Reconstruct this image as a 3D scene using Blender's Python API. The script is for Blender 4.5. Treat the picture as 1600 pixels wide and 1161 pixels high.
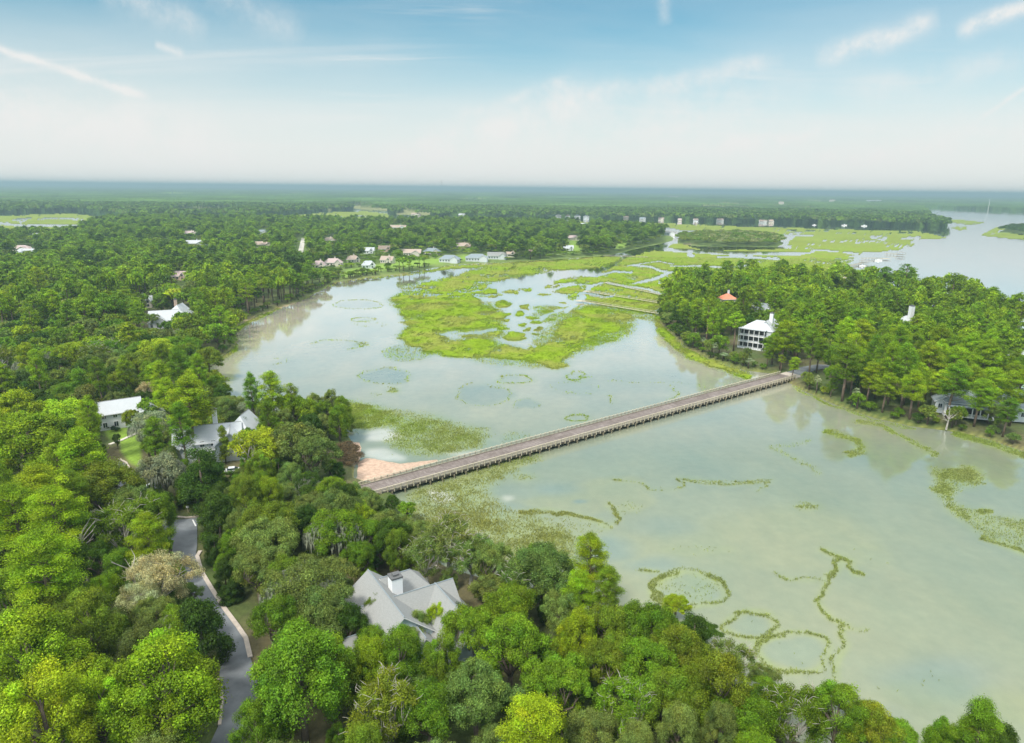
import bpy, math, random
import numpy as np
R = math.radians
for o in list(bpy.data.objects): bpy.data.objects.remove(o)
SC = bpy.context.scene
COL = SC.collection
# ------------------------------------------------------------------ camera
F, PITCH, ROLL, CAMH = 1067.0, 15.0, 0.64, 75.0
_p, _r = R(PITCH), R(ROLL)
fwd = np.array([0, math.cos(_p), -math.sin(_p)])
_up = np.array([0, math.sin(_p), math.cos(_p)]); _rt = np.array([1.0, 0, 0])
rt = math.cos(_r)*_rt + math.sin(_r)*_up
up = -math.sin(_r)*_rt + math.cos(_r)*_up
cam_d = bpy.data.cameras.new('camera'); cam = bpy.data.objects.new('camera', cam_d); COL.objects.link(cam)
from mathutils import Matrix, Vector
M = Matrix([[rt[0], up[0], -fwd[0], 0], [rt[1], up[1], -fwd[1], 0], [rt[2], up[2], -fwd[2], CAMH], [0, 0, 0, 1]])
cam.matrix_world = M
cam_d.sensor_width = 36; cam_d.lens = F/1600*36; cam_d.clip_start = 1; cam_d.clip_end = 90000
SC.camera = cam
# ------------------------------------------------------------------ world
SUN_EL, SUN_AZ = 52, 215          # azimuth measured clockwise from +Y (the view direction)
w = bpy.data.worlds.new("World"); SC.world = w; w.use_nodes = True
nt = w.node_tree; N = nt.nodes; L = nt.links; N.clear()
out = N.new('ShaderNodeOutputWorld'); bg = N.new('ShaderNodeBackground'); bg.inputs['Strength'].default_value = 0.1
sky = N.new('ShaderNodeTexSky'); sky.sky_type = 'NISHITA'; sky.sun_disc = False
sky.sun_elevation = R(SUN_EL); sky.sun_rotation = R(SUN_AZ); sky.altitude = 0; sky.air_density = 1.0; sky.dust_density = 0.3; sky.ozone_density = 2.2
tc = N.new('ShaderNodeTexCoord'); sep = N.new('ShaderNodeSeparateXYZ'); L.new(tc.outputs['Generated'], sep.inputs[0])
def mnode(op, a=None, b=None, c=None, clamp=False):
    n = N.new('ShaderNodeMath'); n.operation = op; n.use_clamp = clamp
    for i, v in enumerate((a, b, c)):
        if v is None: continue
        if isinstance(v, (int, float)): n.inputs[i].default_value = v
        else: L.new(v, n.inputs[i])
    return n.outputs[0]
zc = mnode('MAXIMUM', sep.outputs[2], 0.0)
den = mnode('ADD', zc, 0.07)
cx = mnode('DIVIDE', sep.outputs[0], den); cy = mnode('DIVIDE', sep.outputs[1], den)
comb = N.new('ShaderNodeCombineXYZ'); L.new(cx, comb.inputs[0]); L.new(cy, comb.inputs[1])
def cloud(rot, scale, nscale, rough, lo, hi, dist=0.4, off=(0, 0, 0)):
    mp = N.new('ShaderNodeMapping'); mp.inputs['Rotation'].default_value = (0, 0, R(rot)); mp.inputs['Scale'].default_value = scale; mp.inputs['Location'].default_value = off
    L.new(comb.outputs[0], mp.inputs[0])
    n = N.new('ShaderNodeTexNoise'); n.inputs['Scale'].default_value = nscale; n.inputs['Detail'].default_value = 9; n.inputs['Roughness'].default_value = rough; n.inputs['Distortion'].default_value = dist
    L.new(mp.outputs[0], n.inputs['Vector'])
    mr = N.new('ShaderNodeMapRange'); mr.interpolation_type = 'SMOOTHSTEP'
    mr.inputs[1].default_value = lo; mr.inputs[2].default_value = hi; L.new(n.outputs[0], mr.inputs[0])
    return mr.outputs[0]
wisps = cloud(52, (0.55, 2.6, 1), 0.55, 0.56, 0.50, 0.85, 0.5, (1.3, 0.4, 0))
soft = cloud(-20, (0.8, 1.2, 1), 0.32, 0.5, 0.38, 0.72, 0.3, (4.1, 2.2, 0))
fine = cloud(38, (0.8, 2.8, 1), 0.7, 0.6, 0.56, 0.80, 0.7, (7.0, 1.0, 0))
veil = N.new('ShaderNodeMapRange'); veil.interpolation_type = 'SMOOTHERSTEP'
veil.inputs[1].default_value = 0.27; veil.inputs[2].default_value = 0.0; veil.inputs[3].default_value = 0.0; veil.inputs[4].default_value = 0.95
L.new(zc, veil.inputs[0])
a1 = mnode('MULTIPLY', wisps, 0.42); a2 = mnode('MULTIPLY', soft, 0.34); a3 = mnode('MULTIPLY', fine, 0.42)
s = mnode('ADD', a1, a2); s = mnode('ADD', s, a3)
inv = mnode('SUBTRACT', 1.0, mnode('MINIMUM', s, 0.9))
# long cirrus streaks and contrails, each a segment in the sky (u = x/y, v = z/y)
yy_ = mnode('MAXIMUM', sep.outputs[1], 0.05); su = mnode('DIVIDE', sep.outputs[0], yy_); sv = mnode('DIVIDE', sep.outputs[2], yy_)
wob = N.new('ShaderNodeTexNoise'); wob.inputs['Scale'].default_value = 8; wob.inputs['Detail'].default_value = 5; L.new(tc.outputs['Generated'], wob.inputs['Vector'])
fib = N.new('ShaderNodeTexNoise'); fib.inputs['Scale'].default_value = 20; fib.inputs['Detail'].default_value = 10; fib.inputs['Roughness'].default_value = .65; L.new(tc.outputs['Generated'], fib.inputs['Vector'])
sv = mnode('ADD', sv, mnode('MULTIPLY', mnode('SUBTRACT', wob.outputs[0], .5), .035))
def uv(px_, py_):
    d_ = fwd*F+rt*(px_-800)-up*(py_-580.5); return d_[0]/d_[1], d_[2]/d_[1]
tot = None
for x1, y1, x2, y2, wd, amp in [(-250,110,430,262,60,.45),(480,300,1280,150,46,.42),(1100,260,1800,190,40,.35),(-60,52,240,158,6,.75),(-200,150,260,235,34,.38),(560,275,960,135,26,.42),(900,150,1230,95,14,.36),(1270,92,1470,38,15,.62),(1490,62,1640,0,11,.8),(1120,232,1300,205,9,.45),(1240,252,1500,228,14,.4),(1525,195,1620,130,4,.55),(240,68,290,80,6,.5),(150,-10,330,40,20,.35),(1036,-10,1040,40,8,.35),(120,190,420,262,18,.35),(700,185,900,128,9,.3),(320,-20,480,60,26,.25),(1300,150,1640,90,22,.25),(880,260,1200,228,12,.3)]:
    (u1, v1), (u2, v2) = uv(x1, y1), uv(x2, y2); du, dv = u2-u1, v2-v1; l2 = du*du+dv*dv
    pu = mnode('SUBTRACT', su, u1); pv_ = mnode('SUBTRACT', sv, v1)
    t_ = mnode('DIVIDE', mnode('ADD', mnode('MULTIPLY', pu, du), mnode('MULTIPLY', pv_, dv)), l2, clamp=True)
    ex = mnode('SUBTRACT', pu, mnode('MULTIPLY', t_, du)); ey = mnode('SUBTRACT', pv_, mnode('MULTIPLY', t_, dv))
    dd_ = mnode('ADD', mnode('MULTIPLY', ex, ex), mnode('MULTIPLY', ey, ey)); sg = (wd/F*.95)**2
    prof = mnode('MULTIPLY', t_, mnode('SUBTRACT', 1.0, t_)); prof = mnode('MINIMUM', mnode('MULTIPLY', prof, 7.0), 1.0)
    g_ = mnode('MULTIPLY', mnode('MULTIPLY', mnode('POWER', 2.718, mnode('DIVIDE', dd_, -sg)), prof), amp*1.15); tot = g_ if tot is None else mnode('ADD', tot, g_)
fb = N.new('ShaderNodeMapRange'); fb.inputs[1].default_value = .32; fb.inputs[2].default_value = .66; fb.inputs[3].default_value = .0; fb.inputs[4].default_value = 1.55; L.new(fib.outputs[0], fb.inputs[0])
tot = mnode('MULTIPLY', tot, fb.outputs[0]); front = mnode('MULTIPLY', mnode('GREATER_THAN', sep.outputs[1], .1), tot)
inv = mnode('MULTIPLY', inv, mnode('SUBTRACT', 1.0, mnode('MINIMUM', front, .9)))
fac = mnode('SUBTRACT', 1.0, mnode('MULTIPLY', inv, mnode('SUBTRACT', 1.0, veil.outputs[0])), clamp=True)
hi = N.new('ShaderNodeMapRange'); hi.inputs[1].default_value = .36; hi.inputs[2].default_value = .75; hi.inputs[3].default_value = 0; hi.inputs[4].default_value = .85; L.new(zc, hi.inputs[0])  # extra cloud added overhead, above the view, to soften the light
fac = mnode('MAXIMUM', fac, hi.outputs[0])
mix = N.new('ShaderNodeMix'); mix.data_type = 'RGBA'
CLOUDCOL = (5.05, 5.05, 4.95, 1)
tint = N.new('ShaderNodeMix'); tint.data_type = 'RGBA'; tint.blend_type = 'MULTIPLY'; tint.inputs[0].default_value = 1
L.new(sky.outputs[0], tint.inputs[6]); tint.inputs[7].default_value = (0.30, 0.66, 0.64, 1)
L.new(fac, mix.inputs[0]); L.new(tint.outputs[2], mix.inputs[6]); mix.inputs[7].default_value = CLOUDCOL
hb = N.new('ShaderNodeMapRange'); hb.inputs[1].default_value = .33; hb.inputs[2].default_value = .8; hb.inputs[3].default_value = 1; hb.inputs[4].default_value = 2.7; L.new(zc, hb.inputs[0])  # unseen upper sky brightened to add ambient light
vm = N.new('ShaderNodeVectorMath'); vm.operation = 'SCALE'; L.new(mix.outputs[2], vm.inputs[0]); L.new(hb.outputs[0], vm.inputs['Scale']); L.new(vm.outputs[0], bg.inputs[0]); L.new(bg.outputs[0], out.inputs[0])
# ------------------------------------------------------------------ sun, exposure
sl = bpy.data.lights.new('sun', 'SUN'); sl.energy = 2.3; sl.angle = R(12); sl.color = (1, 0.95, 0.86)
so = bpy.data.objects.new('sun', sl); COL.objects.link(so)
sd = Vector((math.sin(R(SUN_AZ))*math.cos(R(SUN_EL)), math.cos(R(SUN_AZ))*math.cos(R(SUN_EL)), math.sin(R(SUN_EL))))
so.rotation_euler = sd.to_track_quat('Z', 'Y').to_euler(); so.location = (0, -50, 300)
vs = SC.view_settings; vs.view_transform = 'Standard'; vs.look = 'None'; vs.exposure = 0.8; vs.gamma = 1; vs.use_curve_mapping = False
SC.cycles.volume_bounces = 0; SC.cycles.max_bounces = 5; SC.cycles.diffuse_bounces = 2; SC.cycles.transmission_bounces = 2
# ------------------------------------------------------------------ projection helpers
def P(x, y, z=0.0):
    d = fwd*F + rt*(x-800) - up*(y-580.5)
    t = (z-CAMH)/d[2]
    return np.array([0, 0, CAMH]) + d*t
def proj(X, Y, Z=0.0):
    Z = Z-CAMH
    c = X*fwd[0]+Y*fwd[1]+Z*fwd[2]; c = np.maximum(c, 1e-3)
    return 800+F*(X*rt[0]+Y*rt[1]+Z*rt[2])/c, 580.5-F*(X*up[0]+Y*up[1]+Z*up[2])/c
def down(x, y, z):                       # pixel of the ground point under what is seen at (x,y) at height z
    p = P(x, y, z); a, b = proj(p[0], p[1], 0.0); return (float(a), float(b))
# ------------------------------------------------------------------ naming helpers
def tag(o, label=None, cat=None, group=None, kind=None):
    if label: o['label'] = label
    if cat: o['category'] = cat
    if group: o['group'] = group
    if kind: o['kind'] = kind
    return o
def empty(name, loc, rz=0.0):
    o = bpy.data.objects.new(name, None); COL.objects.link(o); o.location = loc; o.rotation_euler = (0, 0, rz); o.empty_display_size = 1; return o
class MB:
    def __init__(s): s.v = []; s.f = []
    def add(s, vs, fs):
        b = len(s.v); s.v += [tuple(map(float, v)) for v in vs]; s.f += [tuple(b+i for i in f) for f in fs]
    def box(s, x0, x1, y0, y1, z0, z1):
        s.add([(x0,y0,z0),(x1,y0,z0),(x1,y1,z0),(x0,y1,z0),(x0,y0,z1),(x1,y0,z1),(x1,y1,z1),(x0,y1,z1)],
              [(0,3,2,1),(4,5,6,7),(0,1,5,4),(1,2,6,5),(2,3,7,6),(3,0,4,7)])
    def tube(s, pts, rad, n=6, cap=True):
        pts = [Vector(p) for p in pts]; b = len(s.v)
        for i, p in enumerate(pts):
            d = (pts[min(i+1, len(pts)-1)]-pts[max(i-1, 0)]).normalized()
            a = d.cross(Vector((0, 0, 1)) if abs(d.z) < .9 else Vector((1, 0, 0))).normalized(); c = d.cross(a)
            r = rad[i] if hasattr(rad, '__len__') else rad
            for k in range(n):
                t = 2*math.pi*k/n; s.v.append(tuple(p+a*(r*math.cos(t))+c*(r*math.sin(t))))
        for i in range(len(pts)-1):
            for k in range(n):
                k2 = (k+1) % n; s.f.append((b+i*n+k, b+i*n+k2, b+(i+1)*n+k2, b+(i+1)*n+k))
        if cap:
            s.f.append(tuple(b+k for k in range(n))[::-1]); s.f.append(tuple(b+(len(pts)-1)*n+k for k in range(n)))
    def mesh(s, name, mat=None, smooth=False):
        m = bpy.data.meshes.new(name); m.from_pydata(s.v, [], s.f)
        if mat: m.materials.append(mat)
        if smooth: m.polygons.foreach_set('use_smooth', [True]*len(m.polygons))
        m.update(); return m
    def build(s, name, mat=None, parent=None, smooth=False):
        o = bpy.data.objects.new(name, s.mesh(name, mat, smooth)); COL.objects.link(o)
        if parent: o.parent = parent
        return o
def qmesh(name, V, mat, attrs=None, tris=False, smooth=False):   # V: (n,4,3) array of separate quads
    n, k = V.shape[0], V.shape[1]
    m = bpy.data.meshes.new(name); m.vertices.add(n*k); m.vertices.foreach_set('co', V.reshape(-1).astype(np.float32))
    m.loops.add(n*k); m.loops.foreach_set('vertex_index', np.arange(n*k, dtype=np.int32))
    m.polygons.add(n); m.polygons.foreach_set('loop_start', np.arange(0, n*k, k, dtype=np.int32))
    try: m.polygons.foreach_set('loop_total', np.full(n, k, dtype=np.int32))
    except Exception: pass
    for an, arr in (attrs or {}).items():
        if arr.ndim == 1:
            a = m.attributes.new(an, 'FLOAT', 'FACE'); a.data.foreach_set('value', arr.astype(np.float32))
        else:
            a = m.attributes.new(an, 'FLOAT_COLOR', 'FACE'); c = np.ones((n, 4), np.float32); c[:, :3] = arr; a.data.foreach_set('color', c.reshape(-1))
    m.materials.append(mat); m.update(calc_edges=True); return m
def gridmesh(name, V, faces, mat, vattrs=None, smooth=True):    # V (n,3), faces (m,4)
    m = bpy.data.meshes.new(name); m.vertices.add(len(V)); m.vertices.foreach_set('co', V.reshape(-1).astype(np.float32))
    n = len(faces); m.loops.add(n*4); m.loops.foreach_set('vertex_index', faces.reshape(-1).astype(np.int32))
    m.polygons.add(n); m.polygons.foreach_set('loop_start', np.arange(0, n*4, 4, dtype=np.int32))
    try: m.polygons.foreach_set('loop_total', np.full(n, 4, dtype=np.int32))
    except Exception: pass
    m.polygons.foreach_set('use_smooth', np.full(n, smooth))
    for an, arr in (vattrs or {}).items():
        if arr.ndim == 1:
            a = m.attributes.new(an, 'FLOAT', 'POINT'); a.data.foreach_set('value', arr.astype(np.float32))
        else:
            a = m.attributes.new(an, 'FLOAT_COLOR', 'POINT'); c = np.ones((len(V), 4), np.float32); c[:, :3] = arr; a.data.foreach_set('color', c.reshape(-1))
    m.materials.append(mat); m.update(calc_edges=True)
    o = bpy.data.objects.new(name, m); COL.objects.link(o); return o
# ------------------------------------------------------------------ numpy noise
def _h(ix, iy, seed):
    n = (ix.astype(np.int64)*374761393 + iy.astype(np.int64)*668265263 + seed*1442695041) & 0xffffffff
    n = ((n ^ (n >> 13))*1274126177) & 0xffffffff
    n = ((n ^ (n >> 16))*2246822519) & 0xffffffff
    return ((n ^ (n >> 15)) & 0xffffff)/float(0xffffff)
def vnoise(x, y, seed=0):
    ix = np.floor(x); iy = np.floor(y); fx = x-ix; fy = y-iy; fx = fx*fx*(3-2*fx); fy = fy*fy*(3-2*fy)
    a = _h(ix, iy, seed); b = _h(ix+1, iy, seed); c = _h(ix, iy+1, seed); d = _h(ix+1, iy+1, seed)
    return (a*(1-fx)+b*fx)*(1-fy)+(c*(1-fx)+d*fx)*fy
def fbm(x, y, seed=0, oct=4):
    t = 0; a = 1; s = 0
    for i in range(oct): t = t+a*vnoise(x*2**i, y*2**i, seed+i*7); s += a; a *= .55
    return t/s
def voro(x, y, seed=0):                # nearest jittered point: distance and id
    ix = np.floor(x); iy = np.floor(y); best = np.full(x.shape, 9.0); bid = np.zeros(x.shape)
    for dx in (-1, 0, 1):
        for dy in (-1, 0, 1):
            cx, cy = ix+dx, iy+dy
            d = (cx+_h(cx, cy, seed)-x)**2+(cy+_h(cx, cy, seed+1)-y)**2
            k = d < best; best = np.where(k, d, best); bid = np.where(k, _h(cx, cy, seed+2), bid)
    return np.sqrt(best), bid
# ------------------------------------------------------------------ survey of the ground, laid out in the plan of the photograph
X0, Y0, RW, RH = -500, 282, 2600, 1400
YY, XX = np.mgrid[0:RH, 0:RW]
def pmask(pts):
    pts = np.array(pts, float)-[X0, Y0]
    m = np.zeros((RH, RW), bool)
    xa, xb = int(max(0, pts[:, 0].min()-1)), int(min(RW, pts[:, 0].max()+2)); ya, yb = int(max(0, pts[:, 1].min()-1)), int(min(RH, pts[:, 1].max()+2))
    if xb <= xa or yb <= ya: return m
    yy, xx = np.mgrid[ya:yb, xa:xb]; c = np.zeros(yy.shape, bool)
    for i in range(len(pts)):
        x1, y1 = pts[i]; x2, y2 = pts[i-1]
        if y1 == y2: continue
        c ^= ((y1 > yy) != (y2 > yy)) & (xx < (x2-x1)*(yy-y1)/(y2-y1)+x1)
    m[ya:yb, xa:xb] = c; return m
def box1(a, n, ax):
    n = int(n)
    if n < 1: return a
    pad = [(0, 0), (0, 0)]; pad[ax] = (n+1, n)
    c = np.cumsum(np.pad(a, pad, mode='edge'), axis=ax, dtype=np.float64)
    k = 2*n+1
    return ((c[k:] - c[:-k]) if ax == 0 else (c[:, k:]-c[:, :-k]))/k
def blur(a, fx, fy=None):
    fy = fx*.4 if fy is None else fy
    a = a.astype(float)
    for _ in range(2): a = box1(box1(a, round(fx), 1), round(fy), 0)
    return a
def dpoly(D, pts, d, f=2, fy=None, mode='max', off=None):
    if off: pts = [(off[0]+x/off[2], off[1]+y/off[2]) for x, y in pts]
    fy = f*.4 if fy is None else fy
    p = np.array(pts, float)-[X0, Y0]; pad = int(2*f+4)
    xa, xb = int(max(0, p[:, 0].min()-pad)), int(min(RW, p[:, 0].max()+pad)); ya, yb = int(max(0, p[:, 1].min()-pad)), int(min(RH, p[:, 1].max()+pad))
    if xb <= xa or yb <= ya: return D
    yy, xx = np.mgrid[ya:yb, xa:xb]; c = np.zeros(yy.shape, bool)
    for i in range(len(p)):
        x1, y1 = p[i]; x2, y2 = p[i-1]
        if y1 == y2: continue
        c ^= ((y1 > yy) != (y2 > yy)) & (xx < (x2-x1)*(yy-y1)/(y2-y1)+x1)
    m = blur(c, f, fy)*d; sub = D[ya:yb, xa:xb]
    D[ya:yb, xa:xb] = np.maximum(sub, m) if mode == 'max' else sub*(1-m)
    return D
def dell(D, x, y, rx, ry, d, f=1, off=None, mode='max', rot=0):
    if off: x, y, rx, ry = off[0]+x/off[2], off[1]+y/off[2], rx/off[2], ry/off[2]
    pts = []
    for k in range(28):
        t = 2*math.pi*k/28; j = 1+.12*math.sin(3*t+x)+.08*math.sin(5*t+y)
        a, b = rx*j*math.cos(t), ry*j*math.sin(t); pts.append((x+a*math.cos(rot)-b*math.sin(rot), y+a*math.sin(rot)+b*math.cos(rot)))
    return dpoly(D, pts, d, f, f*.4, mode)
def stroke(D, pts, wd, d, off=None, mode='max', f=1, asp=0.5):       # asp: vertical squash of the stroke's width
    if off: pts = [(off[0]+x/off[2], off[1]+y/off[2]) for x, y in pts]
    pts = np.array(pts, float)-[X0, Y0]; best = None
    pad = wd*3+4
    xa, xb = int(max(0, pts[:, 0].min()-pad)), int(min(RW, pts[:, 0].max()+pad)); ya, yb = int(max(0, pts[:, 1].min()-pad)), int(min(RH, pts[:, 1].max()+pad))
    yy, xx = np.mgrid[ya:yb, xa:xb].astype(float); best = np.full(yy.shape, 1e9); yy = yy/asp
    for (x1, y1), (x2, y2) in zip(pts[:-1], pts[1:]):
        y1 /= asp; y2 /= asp; l2 = (x2-x1)**2+(y2-y1)**2+1e-9
        t = np.clip(((xx-x1)*(x2-x1)+(yy-y1)*(y2-y1))/l2, 0, 1)
        best = np.minimum(best, (xx-x1-t*(x2-x1))**2+(yy-y1-t*(y2-y1))**2)
    m = np.clip((wd/2+f-np.sqrt(best))/(f+.5), 0, 1)*d
    sub = D[ya:yb, xa:xb]
    D[ya:yb, xa:xb] = np.maximum(sub, m) if mode == 'max' else sub*(1-m)
    return D
def ring(D, x, y, rx, ry, wd, d, a0=0, a1=360, off=None, wob=.06, asp=0.5):
    if off: x, y, rx, ry = off[0]+x/off[2], off[1]+y/off[2], rx/off[2], ry/off[2]
    n = 30; pts = []
    for k in range(n+1):
        t = R(a0+(a1-a0)*k/n); j = 1+wob*math.sin(3*t+x)+wob*.7*math.sin(5*t+y*.7)
        pts.append((x+rx*j*math.cos(t), y+ry*j*math.sin(t)))
    return stroke(D, pts, wd, d, asp=asp)
def lookup(D, X, Y, Z=0.0):
    px, py = proj(X, Y, Z)
    px = np.clip(px-X0, 0, RW-1.001); py = np.clip(py-Y0, 0, RH-1.001)
    ix = px.astype(int); iy = py.astype(int); fx = px-ix; fy = py-iy
    return (D[iy, ix]*(1-fx)+D[iy, ix+1]*fx)*(1-fy)+(D[iy+1, ix]*(1-fx)+D[iy+1, ix+1]*fx)*fy

# --- land outlines
near_out = [down(x, y, 8.5) for x, y in [(640,803),(700,832),(797,860),(860,868),(895,882),(969,945),(1030,950),(1100,978),(1165,1034),(1180,1064),(1300,1098),(1375,1120),(1430,1150)]]
MAINLAND = [(364,511),(371,530),(364,542),(350,552),(320,560),(306,572),(312,584),(330,596),(338,622),(365,648),(420,665),(480,662),(505,655),(530,664),(548,690),(553,715),(550,748),(587,760),(610,772),(636,792)] + near_out + \
  [(1470,1215),(1530,1225),(1640,1230),(1700,1320),(1800,1690),(-520,1690),(-520,376),(0,377),(100,377),(130,365),(160,352),(230,347),(300,345),(400,344),(500,346),(600,348),(700,349),(800,352),(900,354),(950,358),(1000,362),(1040,367),(1055,374),(1026,381),(993,388),(950,398),(860,405),(788,408),(704,413),(653,421),(616,429),(569,433),(520,440),(503,452),(467,470),(434,480),(400,492)]
ISLAND = [(1030,481),(1034,505),(1050,522),(1077,545),(1110,560),(1135,568),(1166,578),(1212,583),(1236,598),(1274,617),(1309,632),(1367,652),(1426,665),(1484,672),(1542,684),(1600,704),(1720,745),(1900,800),(2080,860),(2080,620),(1800,585),(1700,552),(1600,526),(1550,502),(1500,484),(1460,480),(1400,464),(1340,458),(1250,450),(1140,446),(1060,456)]
HAMMOCK = [(1060,373),(1100,369),(1150,367),(1200,371),(1225,380),(1215,385),(1150,386),(1100,384),(1060,380)]
POINT = [(1562,362),(1580,356),(1610,352),(1900,352),(1900,385),(1600,366)]
land = np.maximum.reduce([blur(pmask(MAINLAND), 3, 2), blur(pmask(ISLAND), 3, 2), blur(pmask(HAMMOCK), 1, 0), blur(pmask(POINT), 1, 0)])
land_hard = pmask(MAINLAND) | pmask(ISLAND) | pmask(HAMMOCK) | pmask(POINT)
# far forest footprint
FAR1 = [(-520,300),(-520,336),(0,333),(60,331),(115,329),(150,333),(200,340),(260,340),(330,340),(400,339),(500,330),(560,327),(606,331),(620,336),(700,339),(800,341),(900,342),(1000,344),(1060,345),(1180,348),(1240,349),(1311,351),(1363,353),(1480,357),(1484,352),(1456,345),(1403,340),(1452,338),(1454,331),(1443,326),(1600,332),(2100,345),(2100,300)]
FAR1 = [(x, y) for x, y in FAR1]; FAR1[0] = (-520, 270); FAR1[-1] = (2100, 270)
farf = pmask(FAR1)
# --- marsh grass density
D = np.zeros((RH, RW)); z2 = (400, 260, 2.963); z3 = (860, 260, 4.21); z4 = (1180, 260, 3.81); z5 = (980, 400, 2.58); z6 = (480, 560, 3.077); z7 = (560, 420, 3.2); zb = (1000, 760, 2.667); zr = (560, 560, 2.2535)
D = dpoly(D, [(620,452),(657,442),(704,432),(737,422),(771,410),(839,403),(945,396),(975,400),(962,411),(931,420),(891,423),(839,429),(788,439),(737,445),(687,454)], 1.0, 3)
D = dpoly(D, [(600,615),(700,580),(850,576),(1000,590),(1060,640),(1040,700),(960,755),(850,775),(900,805),(1050,800),(1200,830),(1300,860),(1430,915),(1420,935),(1390,945),(1340,925),(1230,905),(1150,895),(1000,890),(880,880),(840,866),(800,876),(760,850),(700,835),(660,785),(700,740),(670,690),(650,650)], 1.0, 5, 1.2, off=z2)
D = dpoly(D, [(590,250),(640,300),(560,345),(420,355),(300,350),(330,390),(600,395),(760,400),(700,360),(640,330),(700,280),(650,200)], .80, 4, off=z7)
D = dpoly(D, [(1030,870),(1280,870),(1420,930),(1300,935),(1130,925),(990,905)], .45, 2, off=z2)
D = dpoly(D, [(590,840),(690,835),(820,870),(800,890),(700,905),(630,900)], .38, 2, off=z2)
D = dpoly(D, [(880,340),(1000,250),(1080,195),(1200,165),(1330,195),(1400,250),(1375,330),(1290,370),(1150,405),(1060,440),(1050,480),(1010,505),(980,500),(900,450),(860,400)], .62, 5, off=z7)
D = dpoly(D, [(1060,210),(1150,180),(1300,200),(1340,240),(1200,240),(1080,240)], .95, 6, 2, off=z7)
D = dpoly(D, [(860,400),(900,370),(1000,360),(1120,340),(1270,345),(1230,375),(1100,405),(1040,440),(1045,490),(990,505),(960,470),(880,430)], 1.0, 4, 1.5, off=z7)
z9 = (500, 360, 2.56)
D = dpoly(D, [(262,288),(330,243),(430,222),(560,211),(690,203),(728,243),(650,262),(560,262),(480,262),(420,290),(300,300)], .97, 5, 1.5, off=z9)
D = stroke(D, [(440,262),(540,250),(640,240),(700,224)], 2.2, .9, off=z9, mode='cut', asp=.5)
D = dpoly(D, [(960,192),(1060,180),(1140,182),(1140,215),(1080,247),(1010,280),(960,258),(925,236)], 1.0, 3, 1, off=z9)
D = dpoly(D, [(560,300),(690,285),(720,330),(740,420),(680,440),(560,420),(500,360)], .86, 8, 3, off=z9)
D = dpoly(D, [(860,300),(1000,290),(1060,300),(1000,350),(900,370),(860,340)], .7, 6, 2, off=z9)
D = dpoly(D, [(930,370),(1060,320),(1180,310),(1260,340),(1240,400),(1080,440),(900,450)], .93, 10, 3, off=z9)
for pts, wd in [([(700,215),(735,260),(770,290),(765,340),(800,370),(820,420),(830,470)], 9), ([(820,340),(800,300),(880,270),(960,262),(1040,240)], 8), ([(830,380),(870,360),(930,330),(1010,300),(1045,285)], 5), ([(560,410),(660,405),(740,395),(790,400)], 5), ([(880,230),(960,222),(1050,205)], 4), ([(840,440),(870,470)], 4)]:
    D = stroke(D, pts, wd, .9, off=z9, mode='cut', asp=.6, f=2)
for x, y, rx, ry in [(725,175,42,17),(835,190,25,14),(710,235,38,17),(805,225,30,15),(735,258,20,8),(725,300,25,8),(620,240,20,6),(545,338,32,7),(675,325,30,7),(780,340,62,19),(845,305,18,10),(820,280,20,10),(870,245,25,7),(905,300,18,10),(880,330,20,8),(940,212,34,7),(1040,190,32,9),(835,105,38,9),(660,130,55,13),(760,115,42,11),(930,130,38,7),(600,97,40,7),(1160,135,32,11),(885,265,32,7),(985,90,70,9),(1080,120,60,12),(1000,170,30,5),(500,120,40,4),(430,130,30,4),(600,330,16,5),(700,290,14,4),(1090,160,24,5)]:
    D = dell(D, x, y, rx, ry, 1.0, .5, off=z7)
RM = [(892,446),(905,438),(935,428),(960,413),(978,403),(1035,386),(1062,378),(1100,390),(1160,390),(1228,388),(1240,370),(1120,362),(1060,360),(1010,352),(1010,347),(1180,354),(1300,357),(1440,361),(1487,372),(1469,375),(1440,374),(1432,382),(1403,391),(1350,398),(1330,403),(1318,411),(1290,440),(1160,452),(1060,460),(1035,492),(1000,490),(960,480),(915,470),(890,452)]
D = dpoly(D, RM, 1.0, 1.5, .5)
D = dpoly(D, [(905,472),(960,482),(1030,494),(1036,510),(1000,500),(940,490)], .6, 3, 1, )
C = z3
for pts, wd in [([(0,760),(60,735),(110,700),(280,722),(420,690),(560,700)], 22), ([(60,735),(150,700),(290,705)], 55), ([(560,765),(680,742),(800,702),(900,690),(1000,700),(1130,712)], 26), ([(560,650),(640,660),(720,690),(800,700)], 22),
    ([(800,655),(960,655),(1150,665),(1300,650)], 18), ([(700,545),(850,555),(1000,562),(1200,572),(1650,578)], 30), ([(230,830),(250,790),(330,765)], 22), ([(230,830),(330,860),(390,850)], 28), ([(100,960),(200,885),(235,830)], 32),
    ([(380,765),(500,790),(640,810),(790,855)], 24), ([(0,820),(60,800),(160,780)], 16), ([(870,720),(880,775)], 30), ([(730,765),(900,772),(960,765)], 18), ([(0,900),(100,915),(190,880)], 40), ([(700,950),(740,920),(760,900)], 40),
    ([(1300,600),(1420,605),(1500,612)], 20), ([(900,575),(940,590)], 16), ([(520,655),(600,640),(700,628),(820,640)], 10), ([(1100,600),(1200,590),(1330,600)], 12), ([(0,790),(100,770),(250,780)], 12)]:
    D = stroke(D, pts, wd/4.21*1.25, 1.0, off=z3, mode='cut', f=.6, asp=.42)
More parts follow.
